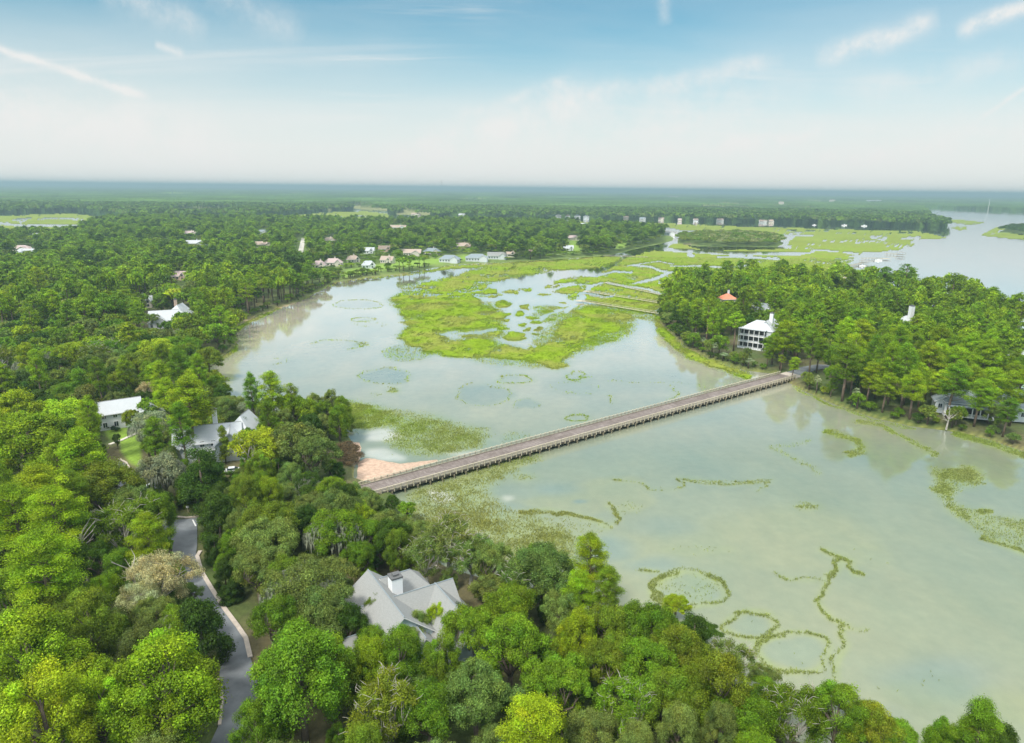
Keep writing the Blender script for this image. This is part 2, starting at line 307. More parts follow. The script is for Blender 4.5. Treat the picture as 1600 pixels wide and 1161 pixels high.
for pts, wd in [([(-560,335),(0,340),(300,348),(600,358),(900,372),(1060,385),(1160,400)], 4.2), ([(0,408),(200,412),(340,412)], 2.4), ([(0,430),(60,425),(140,440)], 2), ([(-200,455),(0,462),(200,468)], 2), ([(690,420),(740,415),(800,440),(720,430)], 3), ([(890,430),(980,420),(950,455)], 6), ([(0,515),(250,522),(400,500),(600,520)], 5), ([(0,545),(60,550),(120,545)], 3),
    ([(600,455),(660,450)], 2), ([(480,565),(560,545),(650,520),(840,508)], 3), ([(200,380),(330,385),(500,378)], 1.6), ([(300,560),(420,575),(500,590)], 2.4), ([(760,470),(860,480),(930,462)], 1.5), ([(380,440),(520,450),(600,438)], 1.2), ([(1000,400),(900,395),(800,400)], 1.4), ([(-480,390),(-300,396),(-150,392)], 1.6), ([(-150,430),(-60,424),(60,430)], 1.4)]:
    D = stroke(D, pts, wd*.72, 1.0, off=z4, mode='cut', f=.4, asp=.35)
# eastern marshes beyond the river
D = dpoly(D, [(1445,326),(1600,333),(1900,340),(1900,336),(1600,330),(1450,324)], .0, 1)
for pts in [[(1454,329),(1600,333),(1900,340),(1900,345),(1600,338),(1500,334),(1456,333)], [(1460,340),(1500,342),(1545,347),(1520,353),(1490,350)], [(1529,369),(1547,357),(1568,352),(1600,350),(1900,356),(1900,420),(1700,398),(1600,376),(1560,372)], [(1480,355),(1500,352),(1520,357),(1500,362)]]:
    D = dpoly(D, pts, 1, .8, 0)
# western marshes
D = dpoly(D, [(-500,342),(0,337),(60,334),(110,332),(150,337),(160,348),(130,358),(100,372),(0,374),(-500,380)], 1, 1, 0)
D = dpoly(D, [(160,345),(230,342),(330,341),(400,340),(500,332),(560,329),(606,332),(612,348),(400,347),(200,352)], 1, 1, 0)
D = dpoly(D, [(612,340),(800,343),(1010,346),(1010,356),(900,356),(700,352)], .9, 1, 0)
for pts, wd in [([(-400,352),(0,349),(40,353),(130,352),(160,349)], 4.5), ([(20,344),(45,341),(30,348)], 2.5), ([(70,341),(110,342),(150,346)], 1.6), ([(0,362),(60,366),(120,362)], 1.8)]:
    D = stroke(D, pts, wd, 1, mode='cut', f=.5, asp=.4)
# shore fringes
D = stroke(D, [(364,515),(385,500),(405,492),(434,478),(467,466),(500,449),(525,438),(570,432),(620,428),(700,417),(780,413)], 16, .95, asp=.45, f=3)
D = stroke(D, [(306,578),(320,574),(345,560),(368,545),(366,530)], 9, .8, asp=.5, f=4)
D = stroke(D, [(1031,490),(1036,515),(1052,532),(1077,552),(1110,566),(1140,576),(1166,586)], 17, .97, asp=.6, f=4)
D = stroke(D, [(1236,603),(1274,622),(1309,637),(1367,657),(1426,670)], 5, .6, asp=.6, f=2)
D = stroke(D, [(1500,680),(1542,691),(1600,712),(1700,745),(1850,800)], 12, .9, asp=.6, f=4)
# near the bridge
D = dpoly(D, [(0,205),(200,205),(330,230),(450,260),(620,270),(700,310),(870,340),(850,420),(750,450),(600,465),(500,465),(420,430),(350,390),(450,340),(300,340),(200,350),(130,300),(80,250)], .70, 9, 4, off=z6)
D = dpoly(D, [(130,255),(220,220),(300,230),(440,270),(440,310),(330,335),(200,345)], 1.0, 6, 2, off=z6)
D = dpoly(D, [(640,330),(760,330),(830,400),(720,440),(560,440),(560,380)], .66, 8, 3, off=z6)
D = dell(D, 1000, 378, 70, 22, .32, 4, off=z6)
D = dpoly(D, [(630,790),(640,765),(700,748),(760,722),(830,706),(850,714),(800,738),(760,765),(790,800),(850,808),(895,830),(905,855),(880,885),(840,900),(790,900),(700,880),(640,840)], .70, 10, 5)
for x, y, rx, ry, d, f in [(710,750,75,40,1,8),(820,792,110,20,.95,8),(1160,850,85,42,.95,9),(1100,820,90,20,.9,6),(960,510,45,14,.9,4),(1040,570,60,18,.55,6),(900,880,200,60,.45,20)]:
    D = dell(D, x, y, rx, ry, d, f, off=z6)
D = stroke(D, [(1020,742),(1150,732),(1300,757),(1400,782),(1450,817)], 5.5, 1, off=z6, asp=.8)
D = stroke(D, [(1445,700),(1480,735),(1500,765),(1465,800)], 5, .8, off=z6, asp=.8)
D = dpoly(D, [(1020,745),(1200,750),(1400,790),(1440,830),(1300,900),(1150,900),(1050,800)], .25, 8, off=z6)
D = dell(D, 1540, 720, 70, 30, .25, 6, off=z6)
for a in [(602,588,39,13,2.0,.62),(805,593,27,7,2.6,1),(898,589,15,6,2.2,.9),(756,617,43,17,1.8,.55),(823,631,20,7,1.6,.4),(904,654,19,5,2.4,.9),(559,476,38,7,1.4,.6),(567,499,17,3,1.6,.8),(580,507,26,4,1.3,.45),(636,552,38,12,1.8,.65)]:
    D = ring(D, *a)
D = ring(D, 898, 606, 36, 9, 1.2, .4)
D = stroke(D, [(910,590),(928,590)], 2, .7); D = stroke(D, [(487,537),(510,531),(545,532),(572,538),(560,543),(545,547)], 2, .6); D = dell(D, 563, 538, 14, 4, .5, 2)
D = dell(D, 615, 610, 9, 4, .8, 2); D = dell(D, 587, 617, 7, 2, .6, 2)
D = stroke(D, [(430,560),(455,559),(450,566),(415,571)], 1.4, .45); D = stroke(D, [(945,594),(1000,600),(1060,598),(1100,604)], 1.4, .45)
D = ring(D, 1075, 923, 56, 29, 5, .93, off=None, asp=.8); D = ring(D, 1078, 923, 55, 28, 9, 1, 110, 250, asp=.8); D = dell(D, 1078, 921, 46, 23, .30, 3)
D = ring(D, 1174, 977, 40, 22, 5.5, .95, asp=.8); D = ring(D, 1242, 1019, 56, 31, 5, .92, asp=.8); D = ring(D, 1242, 1019, 56, 31, 9, 1, 90, 215, asp=.8)
D = dell(D, 1174, 977, 30, 15, .1, 3); D = dell(D, 1242, 1019, 44, 23, .1, 3)
for pts, wd, d in [([(755,262),(830,292),(880,312),(890,365),(925,372)], 5, .85), ([(845,300),(825,350),(780,372),(770,430),(738,480),(790,550),(870,582),(832,610),(862,662),(820,732),(815,830)], 6, .85), ([(580,372),(620,388),(750,392)], 3.5, .6), ([(870,582),(900,600),(940,590)], 4, .55), ([(0,350),(80,358)], 4, .7)]:
    D = stroke(D, pts, wd, d, off=zb, asp=.8, f=2)
D = stroke(D, [(890,425),(1000,440),(1030,465),(1140,460),(1130,420),(1300,440),(1400,435),(1450,430),(1410,470)], 2.6, .75, off=zr)
D = stroke(D, [(1100,100),(1130,130),(1090,145)], 2.4, .6, off=zr)
D = stroke(D, [(870,128),(895,135),(895,160)], 2, .6, off=zr)
D = dpoly(D, [(1457,728),(1480,735),(1530,738),(1545,752),(1520,765),(1502,764),(1487,782),(1525,797),(1547,805),(1600,809),(1700,830),(1700,880),(1600,858),(1536,839),(1484,801),(1457,765)], .55, 6)
D = dell(D, 1500, 742, 32, 12, 1, 4); D = dell(D, 1475, 765, 16, 12, .9, 4); D = dell(D, 1500, 800, 24, 9, .9, 4, rot=.5); D = dell(D, 1538, 799, 10, 5, .95, 2)
D = stroke(D, [(1536,839),(1570,851),(1600,864),(1660,888)], 7, 1, asp=.8, f=2)
D = dell(D, 1264, 791, 20, 6, .55, 4)
D = stroke(D, [(800,708),(880,728),(935,752),(945,785),(900,800)], 9, .75, off=z5, asp=.7, f=4); D = stroke(D, [(920,665),(1040,690),(1180,765),(1240,800)], 6, .62, off=z5, asp=.7, f=3)
D = stroke(D, [(580,772),(700,755),(740,740)], 5, .45, off=z5, f=3); D = stroke(D, [(580,775),(660,810),(700,830),(760,860),(770,880)], 6, .5, off=z5, f=3)
D = stroke(D, [(210,895),(300,912),(400,920),(560,915),(590,900)], 3, .75, off=z5)
D = dell(D, 1090, 860, 60, 8, .15, 6); D = dell(D, 1560, 1110, 70, 35, .22, 20); D = dell(D, 1450, 1080, 70, 30, .18, 18); D = dell(D, 1350, 870, 50, 20, .10, 12)
D = D*(1-np.clip(land*1.5, 0, 1)*.999)
# --- sand / mud flats (very shallow or just emergent)
S = np.zeros((RH, RW))
S = dpoly(S, [(225,590),(235,500),(280,470),(350,480),(450,500),(620,480),(690,482),(560,520),(330,600)], 1, 3, 1.5, off=z6)
S = dpoly(S, [(80,240),(170,235),(120,262)], .9, 3, 1, off=z6)
S = dpoly(S, [(0,90),(60,90),(70,120),(60,180),(20,220),(0,200)], 1, 3, 1, off=(545,660,3))
S = stroke(S, [(600,600),(700,575),(860,540),(940,520)], 9, .7, off=z6, f=4)
S = stroke(S, [(364,513),(372,505),(400,497),(434,483),(460,474)], 5, .9, asp=.5, f=2); S = stroke(S, [(306,578),(310,566),(325,560)], 6, .8, asp=.6, f=3)
S = dpoly(S, [(1075,373),(1100,380),(1095,385),(1065,382)], 1, 2, 1)
S = stroke(S, [(1078,556),(1110,567),(1135,576)], 3, .8, asp=.5)
S = stroke(S, [(540,437),(600,432),(700,421),(780,417)], 4, .6, asp=.6, f=3)
# pale wet flats and cloudy water
WP = np.zeros((RH, RW))
WP = dell(WP, 360, 370, 80, 30, 1, 5, off=z6); WP = dpoly(WP, [(280,440),(370,430),(480,480),(470,495),(340,490),(280,470)], 1, 4, 2, off=z6); WP = dell(WP, 760, 460, 80, 12, .8, 4, off=z6)
WP = dell(WP, 640, 665, 60, 32, .9, 5, off=z6, rot=.3); WP = dell(WP, 965, 672, 30, 14, .45, 3, off=z6)
WP = stroke(WP, [(0,720),(60,690),(140,655),(300,620)], 5, .8, off=(400,260,2.963), f=2)
# yellowish shallow silt (1) against bluish deeper patches (0)
SI = np.zeros((RH, RW)); YG = (YY+Y0)
SI = np.clip((YG-600)/320.0, 0, 1)*.75
BL = np.zeros((RH, RW))
SI = dpoly(SI, [(1000,690),(1250,610),(1400,570),(1600,560),(1700,700),(1560,760),(1450,720),(1420,760),(1300,750),(1050,720)], 1, 10, 4, off=z6)
SI = dell(SI, 1180, 850, 240, 60, .95, 40); SI = dell(SI, 1170, 985, 120, 60, .9, 30)
for a in [(1200,630,120,28,.7,12,z6),(830,720,170,50,.9,16,z6),(1440,920,150,60,.7,16,z6),(860,640,260,30,.5,16,z6),(1312,688,35,9,.9,3,z6),(1000,380,60,18,.6,4,z6),(100,170,150,40,.5,18,zb),(60,330,120,40,.6,14,zb),(200,435,120,60,.5,8,zb),(465,580,80,42,.45,6,zb),(645,690,120,62,.45,6,zb),(1250,810,210,95,1,36,zb),(1330,780,70,45,.8,18,zb),(1000,950,120,60,.4,22,zb)]:
    BL = dell(BL, *a[:4], a[4], a[5], off=a[6])
for a in [(602,588,38,12,.5,3),(756,617,42,16,.5,4),(823,631,20,7,.6,2),(636,552,36,11,.4,3),(559,476,36,6,.35,3),(1000,600,160,20,.35,14),(1040,640,130,25,.35,18),(805,593,26,6,.2,2)]:
    BL = dell(BL, *a)
# lawns and bare earth on the land
LW = np.zeros((RH, RW))
for pts in [[(160,672),(180,664),(222,688),(222,738),(205,730),(190,712),(190,696),(170,690)], [(530,438),(560,430),(620,422),(720,410),(800,404),(800,398),(720,400),(620,410),(540,424)], [(888,372),(905,372),(910,396),(884,398)], [(955,378),(975,376),(985,386),(960,392)]]:
    LW = dpoly(LW, pts, 1, 1.5, .7)
ER = np.zeros((RH, RW)); ER = dell(ER, 395, 770, 40, 14, .6, 8); ER = dell(ER, 545, 668, 16, 10, 1, 3); ER = dell(ER, 548, 705, 14, 10, 1, 3)

ROADPX = [(316,808),(308,820),(308,851),(306,868),(315,893),(332,921),(350,949),(371,977),(384,996),(391,1026),(402,1061),(404,1090),(388,1130),(372,1180),(350,1320),(290,1320),(320,1180),(343,1130),(341,1075),(345,1030),(338,985),(318,955),(300,928),(285,898),(272,868),(262,842),(248,836),(225,822),(195,785),(178,752),(182,735),(186,720),(196,724),(205,738),(202,752),(216,785),(240,808),(262,813),(290,811)]
ROADM = pmask(ROADPX)|pmask([(1205,583),(1228,584),(1262,573),(1310,570),(1310,578),(1270,582),(1240,597),(1215,597)])|pmask([(471,372),(477,372),(475,386),(472,402),(463,403),(467,388)])
# ------------------------------------------------------------------ material helpers
def mat(name, col=(.5, .5, .5), rough=.8, spec=.3, metal=0, build=None):
    m = bpy.data.materials.new(name); m.use_nodes = True; t = m.node_tree; b = t.nodes['Principled BSDF']
    b.inputs['Base Color'].default_value = (*col, 1); b.inputs['Roughness'].default_value = rough; b.inputs['Specular IOR Level'].default_value = spec; b.inputs['Metallic'].default_value = metal
    if build: build(t, b)
    return m
def nz(t, scale, detail=4, rough=.55, coords='Object', vec=None, stretch=None):
    n = t.nodes.new('ShaderNodeTexNoise'); n.inputs['Scale'].default_value = scale; n.inputs['Detail'].default_value = detail; n.inputs['Roughness'].default_value = rough
    if vec is None: vec = t.nodes.new('ShaderNodeTexCoord').outputs[coords]
    if stretch:
        mp = t.nodes.new('ShaderNodeMapping'); mp.inputs['Scale'].default_value = stretch; t.links.new(vec, mp.inputs[0]); vec = mp.outputs[0]
    t.links.new(vec, n.inputs['Vector']); return n.outputs[0]
def ramp(t, fac, stops):
    r = t.nodes.new('ShaderNodeValToRGB'); e = r.color_ramp.elements
    while len(e) < len(stops): e.new(.5)
    for i, (p, c) in enumerate(stops): e[i].position = p; e[i].color = (*c, 1)
    t.links.new(fac, r.inputs[0]); return r.outputs[0]
def mul(t, a, b, fac=1.0, blend='MULTIPLY'):
    m = t.nodes.new('ShaderNodeMix'); m.data_type = 'RGBA'; m.blend_type = blend; m.inputs[0].default_value = fac
    for i, v in ((6, a), (7, b)):
        if isinstance(v, tuple): m.inputs[i].default_value = (*v, 1)
        else: t.links.new(v, m.inputs[i])
    return m.outputs[2]
def noisy(name, col, var=.25, scale=2.0, rough=.85, bump=0.0, stretch=None, spec=.3, coords='Object', detail=5):
    def bld(t, b):
        n = nz(t, scale, detail, .6, coords, stretch=stretch)
        c = ramp(t, n, [(.25, tuple(x*(1-var) for x in col)), (.75, tuple(min(1, x*(1+var)) for x in col))])
        t.links.new(c, b.inputs['Base Color'])
        if bump:
            bp = t.nodes.new('ShaderNodeBump'); bp.inputs['Strength'].default_value = bump; bp.inputs['Distance'].default_value = .1; t.links.new(n, bp.inputs['Height']); t.links.new(bp.outputs[0], b.inputs['Normal'])
    return mat(name, col, rough, spec, build=bld)
def attr_color(t, name):
    a = t.nodes.new('ShaderNodeAttribute'); a.attribute_name = name; return a
# ------------------------------------------------------------------ ground
def vw(k, smax, y0, y1, dy_min=.3):                # rows and columns that spread with distance
    ys = [y0]
    while ys[-1] < y1: ys.append(ys[-1]+max(dy_min, k*ys[-1]**2/(F*CAMH)))
    s = np.arange(-smax, smax, k/F); ys = np.array(ys)
    Ym, Sm = np.meshgrid(ys, s, indexing='ij'); return Sm*Ym, Ym
def gfaces(r, c):
    i = np.arange(r*c).reshape(r, c); return np.stack([i[:-1, :-1], i[:-1, 1:], i[1:, 1:], i[1:, :-1]], -1).reshape(-1, 4)
def lerp(a, b, t): return a+(b-a)*t
X, Y = vw(3.2, 1.35, 38, 2600)
ld = np.clip(lookup(land, X, Y), 0, 1); sd_ = lookup(S, X, Y)
px, py = proj(X, Y, 0.0)
inside = (px > X0) & (px < X0+RW) & (py < Y0+RH)
ld = np.where(inside, ld, np.where(X < 0, 1.0, np.where(py > Y0+RH, 1, 0)))
Z = -0.5+1.7*ld + .35*(fbm(X/9, Y/9, 3)-.5)*ld
Z = np.maximum(Z, -0.35+.42*sd_+.12*(fbm(X/3, Y/3, 8)-.5))
Z = np.where(lookup(blur(ROADM, 3, 2), X, Y) > .02, np.minimum(Z, 1.12), Z)
lw = lookup(LW, X, Y)[..., None]; er = lookup(ER, X, Y)[..., None]; sdn = np.clip(sd_, 0, 1)[..., None]*(1-np.clip(ld*1.3, 0, 1))[..., None]
n1 = fbm(X/14, Y/14, 21)[..., None]
c = lerp(np.array([.07, .10, .025]), np.array([.12, .105, .05]), np.clip((n1-.35)*3, 0, 1))
c = lerp(c, np.array([.19, .30, .035])*(.85+.3*n1), lw)
c = lerp(c, np.array([.17, .115, .07]), er)
c = lerp(c, np.array([.46, .325, .24])*(.85+.3*n1), sdn)
edge = np.clip(1-np.abs(ld-.35)/.35, 0, 1)[..., None]*(1-sdn)*.7
c = lerp(c, np.array([.27, .27, .07]), edge)
meadow = (np.clip((Y-420)/200, 0, 1)*.75)[..., None]*(1-sdn)*(1-er); c = lerp(c, np.array([.13, .20, .035])*(.7+.6*n1), meadow*(1-lw))
def bground(t, b):
    a = attr_color(t, 'tone'); n = nz(t, .9, 6, .7); c = mul(t, a.outputs['Color'], ramp(t, n, [(.3, (.7, .7, .7)), (.7, (1.3, 1.3, 1.3))])); t.links.new(c, b.inputs['Base Color'])
    bp = t.nodes.new('ShaderNodeBump'); bp.inputs['Strength'].default_value = .5; bp.inputs['Distance'].default_value = .3; t.links.new(n, bp.inputs['Height']); t.links.new(bp.outputs[0], b.inputs['Normal'])
g = gridmesh('ground', np.stack([X, Y, Z], -1).reshape(-1, 3), gfaces(*X.shape), mat('ground', rough=.95, build=bground), {'tone': c.reshape(-1, 3)}); tag(g, 'low sandy land under the trees, with lawns and shore flats', kind='structure')
mb = MB(); mb.add([(-60000,-3000,-1.2),(60000,-3000,-1.2),(60000,70000,-1.2),(-60000,70000,-1.2)], [(0,1,2,3)])
tag(mb.build('terrain', noisy('seabed', (.15, .14, .09), .2, .01)), 'flat coastal plain under water and woods', kind='structure')
# ------------------------------------------------------------------ water
_bd = blur(D, 5, 3)
def blurD(X, Y): return lookup(_bd, X, Y)
X, Y = vw(3.2, 1.3, 45, 9000)
si = lookup(SI, X, Y)[..., None]; bl = lookup(BL, X, Y)[..., None]; wp = lookup(WP, X, Y)[..., None]
n1 = fbm(X/38, Y/38, 5)[..., None]; n2 = fbm(X/11+3*n1[..., 0], Y/11, 9)[..., None]
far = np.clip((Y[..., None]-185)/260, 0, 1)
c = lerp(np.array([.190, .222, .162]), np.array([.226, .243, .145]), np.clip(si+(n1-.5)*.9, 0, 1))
c = lerp(c, np.array([.68, .59, .48]), far)  # farther water paled: bright sky reflection painted into its colour
c = lerp(c, np.array([.160, .210, .180]), np.clip(bl*(.75+.5*n2), 0, 1))
dn = np.clip(blurD(X, Y), 0, 1)[..., None]; c = lerp(c, lerp(np.array([.235, .27, .105]), np.array([.20, .265, .085]), np.clip((Y[..., None]-180)/60, 0, 1)), np.clip(dn*1.15, 0, .92)*np.clip(.5+fbm(X/2.2, Y/2.6, 90, 3), 0, 1)[..., None])
c = c*(.93+.14*n2)
c = lerp(c, np.array([.44, .44, .39]), np.clip(wp*(.5+n2), 0, 1))
def bwater(t, b):
    a = attr_color(t, 'silt_sheen'); b.inputs['Specular IOR Level'].default_value = 0.0; b.inputs['Roughness'].default_value = 1
    n0 = nz(t, .35, 5, .6); n0b = nz(t, .06, 6, .65, stretch=(1, .5, 1)); c = mul(t, mul(t, a.outputs['Color'], ramp(t, n0, [(.3, (.93, .94, .94)), (.7, (1.06, 1.05, 1.04))])), ramp(t, n0b, [(.32, (.90, .95, .95)), (.68, (1.09, 1.05, 1.0))])); t.links.new(c, b.inputs['Base Color'])
    n = nz(t, 1.3, 4, .6, stretch=(1, .6, 1)); bp = t.nodes.new('ShaderNodeBump'); bp.inputs['Strength'].default_value = .10; bp.inputs['Distance'].default_value = .05
    t.links.new(n, bp.inputs['Height'])
    gl = t.nodes.new('ShaderNodeBsdfGlossy'); rr_ = nz(t, .035, 5, .6, stretch=(1, .35, 1)); mr_ = t.nodes.new('ShaderNodeMapRange'); mr_.inputs[1].default_value = .4; mr_.inputs[2].default_value = .65; mr_.inputs[3].default_value = .03; mr_.inputs[4].default_value = .11; t.links.new(rr_, mr_.inputs[0]); t.links.new(mr_.outputs[0], gl.inputs['Roughness']); gl.inputs['Color'].default_value = (1, 1, 1, 1); t.links.new(bp.outputs[0], gl.inputs['Normal'])
    fr_ = t.nodes.new('ShaderNodeFresnel'); fr_.inputs['IOR'].default_value = 1.36; t.links.new(bp.outputs[0], fr_.inputs['Normal'])
    mu = t.nodes.new('ShaderNodeMath'); mu.operation = 'MULTIPLY'; mu.use_clamp = True; mu.inputs[1].default_value = 1.95; t.links.new(fr_.outputs[0], mu.inputs[0])
    ms = t.nodes.new('ShaderNodeMixShader'); t.links.new(mu.outputs[0], ms.inputs[0]); t.links.new(b.outputs[0], ms.inputs[1]); t.links.new(gl.outputs[0], ms.inputs[2]); t.links.new(ms.outputs[0], t.nodes['Material Output'].inputs['Surface'])
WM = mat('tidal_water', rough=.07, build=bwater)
g = gridmesh('water', np.stack([X, Y, X*0], -1).reshape(-1, 3), gfaces(*X.shape), WM, {'silt_sheen': c.reshape(-1, 3)}); tag(g, 'shallow pale green tidal water flooding the marsh', kind='structure')
# ------------------------------------------------------------------ marsh grass
LIME = np.array([.255, .372, .024]); OLIVE = np.array([.30, .325, .07]); FARM = np.array([.26, .315, .07]); TAN = np.array([.42, .34, .12])
def grass_tone(X, Y, rng=None):
    n = fbm(X/16, Y/16, 31); m = fbm(X/60, Y/60, 77); f = np.clip((Y-550)/500, 0, 1)
    t = np.clip((n-.40)*4, 0, 1)[..., None]; c = lerp(LIME, OLIVE, t*.9)*(.80+.4*fbm(X/5, Y/7, 32, 3))[..., None]
    c = lerp(c, FARM*(.85+.4*m[..., None]), f[..., None]*.8)
    edge = lookup(blur(pmask(MAINLAND)|pmask(HAMMOCK), 9, 4), X, Y)
    c = lerp(c, TAN, np.clip((edge*(Y > 250))[..., None]*1.5, 0, .8)*np.clip((n-.3)*3, 0, 1)[..., None])
    nearb = np.clip((265-Y)/90, 0, 1)[..., None]; c = lerp(c, np.array([.25, .285, .10]), nearb*.85); nb = np.clip(1-(np.hypot(X+5, Y-150)/45), 0, 1)[..., None]; return lerp(c, np.array([.28, .27, .07]), nb*.7)
def grassmat(name, k=1.0):
    m = bpy.data.materials.new(name); m.use_nodes = True; t = m.node_tree; t.nodes.clear()
    o = t.nodes.new('ShaderNodeOutputMaterial'); a = attr_color(t, 'tone'); n = nz(t, .7, 5, .7)
    c = mul(t, a.outputs['Color'], ramp(t, n, [(.3, (.72*k, .75*k, .7*k)), (.7, (1.22*k, 1.2*k, 1.1*k))]))
    d = t.nodes.new('ShaderNodeBsdfDiffuse'); tr = t.nodes.new('ShaderNodeBsdfTranslucent'); mx = t.nodes.new('ShaderNodeMixShader'); mx.inputs[0].default_value = .25
    t.links.new(c, d.inputs[0]); t.links.new(c, tr.inputs[0]); t.links.new(d.outputs[0], mx.inputs[1]); t.links.new(tr.outputs[0], mx.inputs[2]); t.links.new(mx.outputs[0], o.inputs[0]); return m
def dens(X, Y):
    k_ = np.clip(Y/260, .6, 3.2); a = 9*k_; q_ = np.where(k_ >= 3.2, Y, 260*3.2)/a*1.0+np.where(k_ >= 3.2, 0, 29*np.log(np.maximum(Y, 20))); wx = (fbm(X/a, q_, 301, 3)-.5)*5.0*k_; wy = (fbm(X/a, q_, 302, 3)-.5)*6.5*k_
    return lookup(D, X+wx, Y+wy)*np.where(Y < 620, np.clip(.50+1.0*fbm(X/7+31, Y/11, 303, 4), .45, 1.15), np.clip(.72+.6*fbm(X/30+31, Y/60, 304, 3), .7, 1.15))
X, Y = vw(1.5, .95, 95, 2400, .25)
d = dens(X, Y)*(lookup(land, X, Y) < .5)*np.clip(.62+(Y-200)/250, .62, 1)
th = .28+.5*fbm(X/3.2, Y/3.2, 41, 3)+.22*(_h(np.floor(X*1.3), np.floor(Y*.9), 5)-.5)
sel = (d > .60+.48*th)
cf = gfaces(*X.shape); keep = (sel[:-1, :-1] & sel[1:, 1:]).reshape(-1); cf = cf[keep]
used, invx = np.unique(cf, return_inverse=True); V = np.stack([X, Y, .12+.35*fbm(X/2.2, Y/2.2, 50, 2)], -1).reshape(-1, 3)[used]
tone = grass_tone(V[:, 0], V[:, 1])
g = gridmesh('marsh_grass', V, invx.reshape(-1, 4), grassmat('marsh_sheet'), {'tone': tone}, smooth=False)
tag(g, 'lime green marsh grass standing in flooded flats', 'marsh grass', kind='stuff')
rng = np.random.default_rng(3)
def tufts(n, ya, yb, size, hgt, smax=.9):
    v = rng.random(n); y = 1/np.sqrt(1/ya**2-(1/ya**2-1/yb**2)*v) if False else np.sqrt(ya**2+(yb**2-ya**2)*v)
    x = (rng.random(n)*2-1)*smax*y; d = dens(x, y)*(lookup(land, x, y) < .4)
    k = rng.random(n) < (np.clip(d*(.55+.9*fbm(x/3.2, y/3.2, 41, 3)), 0, 1)**2.6)*(.56 if ya < 300 else .55); return x[k], y[k], size, hgt
QS = []; TT = []
for n, ya, yb, size, hgt in [(3000000, 90, 250, .11, .36), (2600000, 250, 480, .24, .42), (500000, 480, 800, .7, .5)]:
    x, y, size, hgt = tufts(n, ya, yb, size, hgt); n = len(x)
    for rep in range(2):
        a = rng.random(n)*np.pi; wx, wy = np.cos(a)*size*.5, np.sin(a)*size*.5; h = hgt*(.6+.6*rng.random(n)); lx, ly = (rng.random((2, n))-.5)*h*1.8
        q = np.stack([np.stack([x-wx, y-wy, x*0], -1), np.stack([x+wx, y+wy, x*0], -1), np.stack([x+wx*.35+lx, y+wy*.35+ly, h], -1), np.stack([x-wx*.35+lx, y-wy*.35+ly, h*.9], -1)], 1)
        QS.append(q); TT.append(grass_tone(x, y)*(.75+.5*rng.random((n, 1))))
qm = qmesh('cordgrass_tufts', np.concatenate(QS), grassmat('cordgrass'), {'tone': np.concatenate(TT)})
o = bpy.data.objects.new('cordgrass_tufts', qm); COL.objects.link(o); tag(o, 'sparse cordgrass blades rising from shallow water', 'marsh grass', kind='stuff')
print('tufts', len(qm.polygons), 'sheet', len(cf))
# ------------------------------------------------------------------ far forest canopy
ys = [1250.0]
while ys[-1] < 42000: ys.append(ys[-1]*(1.0035 if ys[-1] < 4000 else 1.008 if ys[-1] < 9000 else 1.03))
s = np.arange(-.98, .98, 1.25/F); Ym, Sm = np.meshgrid(np.array(ys), s, indexing='ij'); X = Sm*Ym; Y = Ym
sz = np.clip(Y/260, 8, 60); sz0 = 9.0
vd, vid = voro(X/11.0, Y/11.0, 3); vd2, vid2 = voro(X/55.0, Y/70.0, 13)
kk = np.clip((Y-4000)/5000, 0, 1)
big = fbm(X/160, Y/220, 61, 4)
Z = np.where(Y < 2300, 4, 9)+6*np.sqrt(np.clip(1-vd**2*1.6, 0, 1))*(.6+.8*vid)+9*(big-.4)+kk*10*(vid2-.3)
ffm = lookup(blur(farf, 2, 1), X, Y); ffm = np.where(Y > 9000, 1, ffm)
clear = (fbm(X/300, Y/700, 88, 3) > .69) & (Y > 1800) & (Y < 12000)
sel = (ffm > .86)
Z = np.where(clear, 1.0, Z); Z = np.where(sel, Z, -.8)
cf = gfaces(*X.shape); anysel = (sel[:-1, :-1] | sel[1:, 1:] | sel[1:, :-1] | sel[:-1, 1:]).reshape(-1); cf = cf[anysel]
used, invx = np.unique(cf, return_inverse=True)
t = vid[..., None]; c = lerp(np.array([.045, .10, .025]), np.array([.10, .175, .030]), t*.6+.4*np.clip((big[..., None]-.3)*2, 0, 1))
c = lerp(c, lerp(np.array([.045, .10, .025]), np.array([.12, .18, .035]), vid2[..., None]), kk[..., None]*.7)
c = c*np.clip(.35+1.3*fbm(X/330, Y/900, 71, 4), .4, 1.6)[..., None]
c = c*np.where(Y > 2200, np.clip(.2+1.6*fbm(X/(140+Y*.012), np.log(Y)*34, 72, 3), .35, 1.9), 1)[..., None]
c = np.where(clear[..., None], np.array([.26, .27, .12]), c)
V = np.stack([X, Y, Z], -1).reshape(-1, 3)[used]; c = c.reshape(-1, 3)[used]
def bcan(t, b):
    a = attr_color(t, 'tone'); n = nz(t, .25, 6, .75); c = mul(t, a.outputs['Color'], ramp(t, n, [(.35, (.55, .55, .6)), (.68, (1.45, 1.4, 1.2))])); t.links.new(c, b.inputs['Base Color'])
    bp = t.nodes.new('ShaderNodeBump'); bp.inputs['Strength'].default_value = 1; bp.inputs['Distance'].default_value = 3; t.links.new(n, bp.inputs['Height']); t.links.new(bp.outputs[0], b.inputs['Normal'])
g = gridmesh('far_forest', V, invx.reshape(-1, 4), mat('far_forest', rough=1, spec=.05, build=bcan), {'tone': c}, smooth=False)
tag(g, 'distant flat pine forest stretching to the horizon', 'forest', kind='stuff')
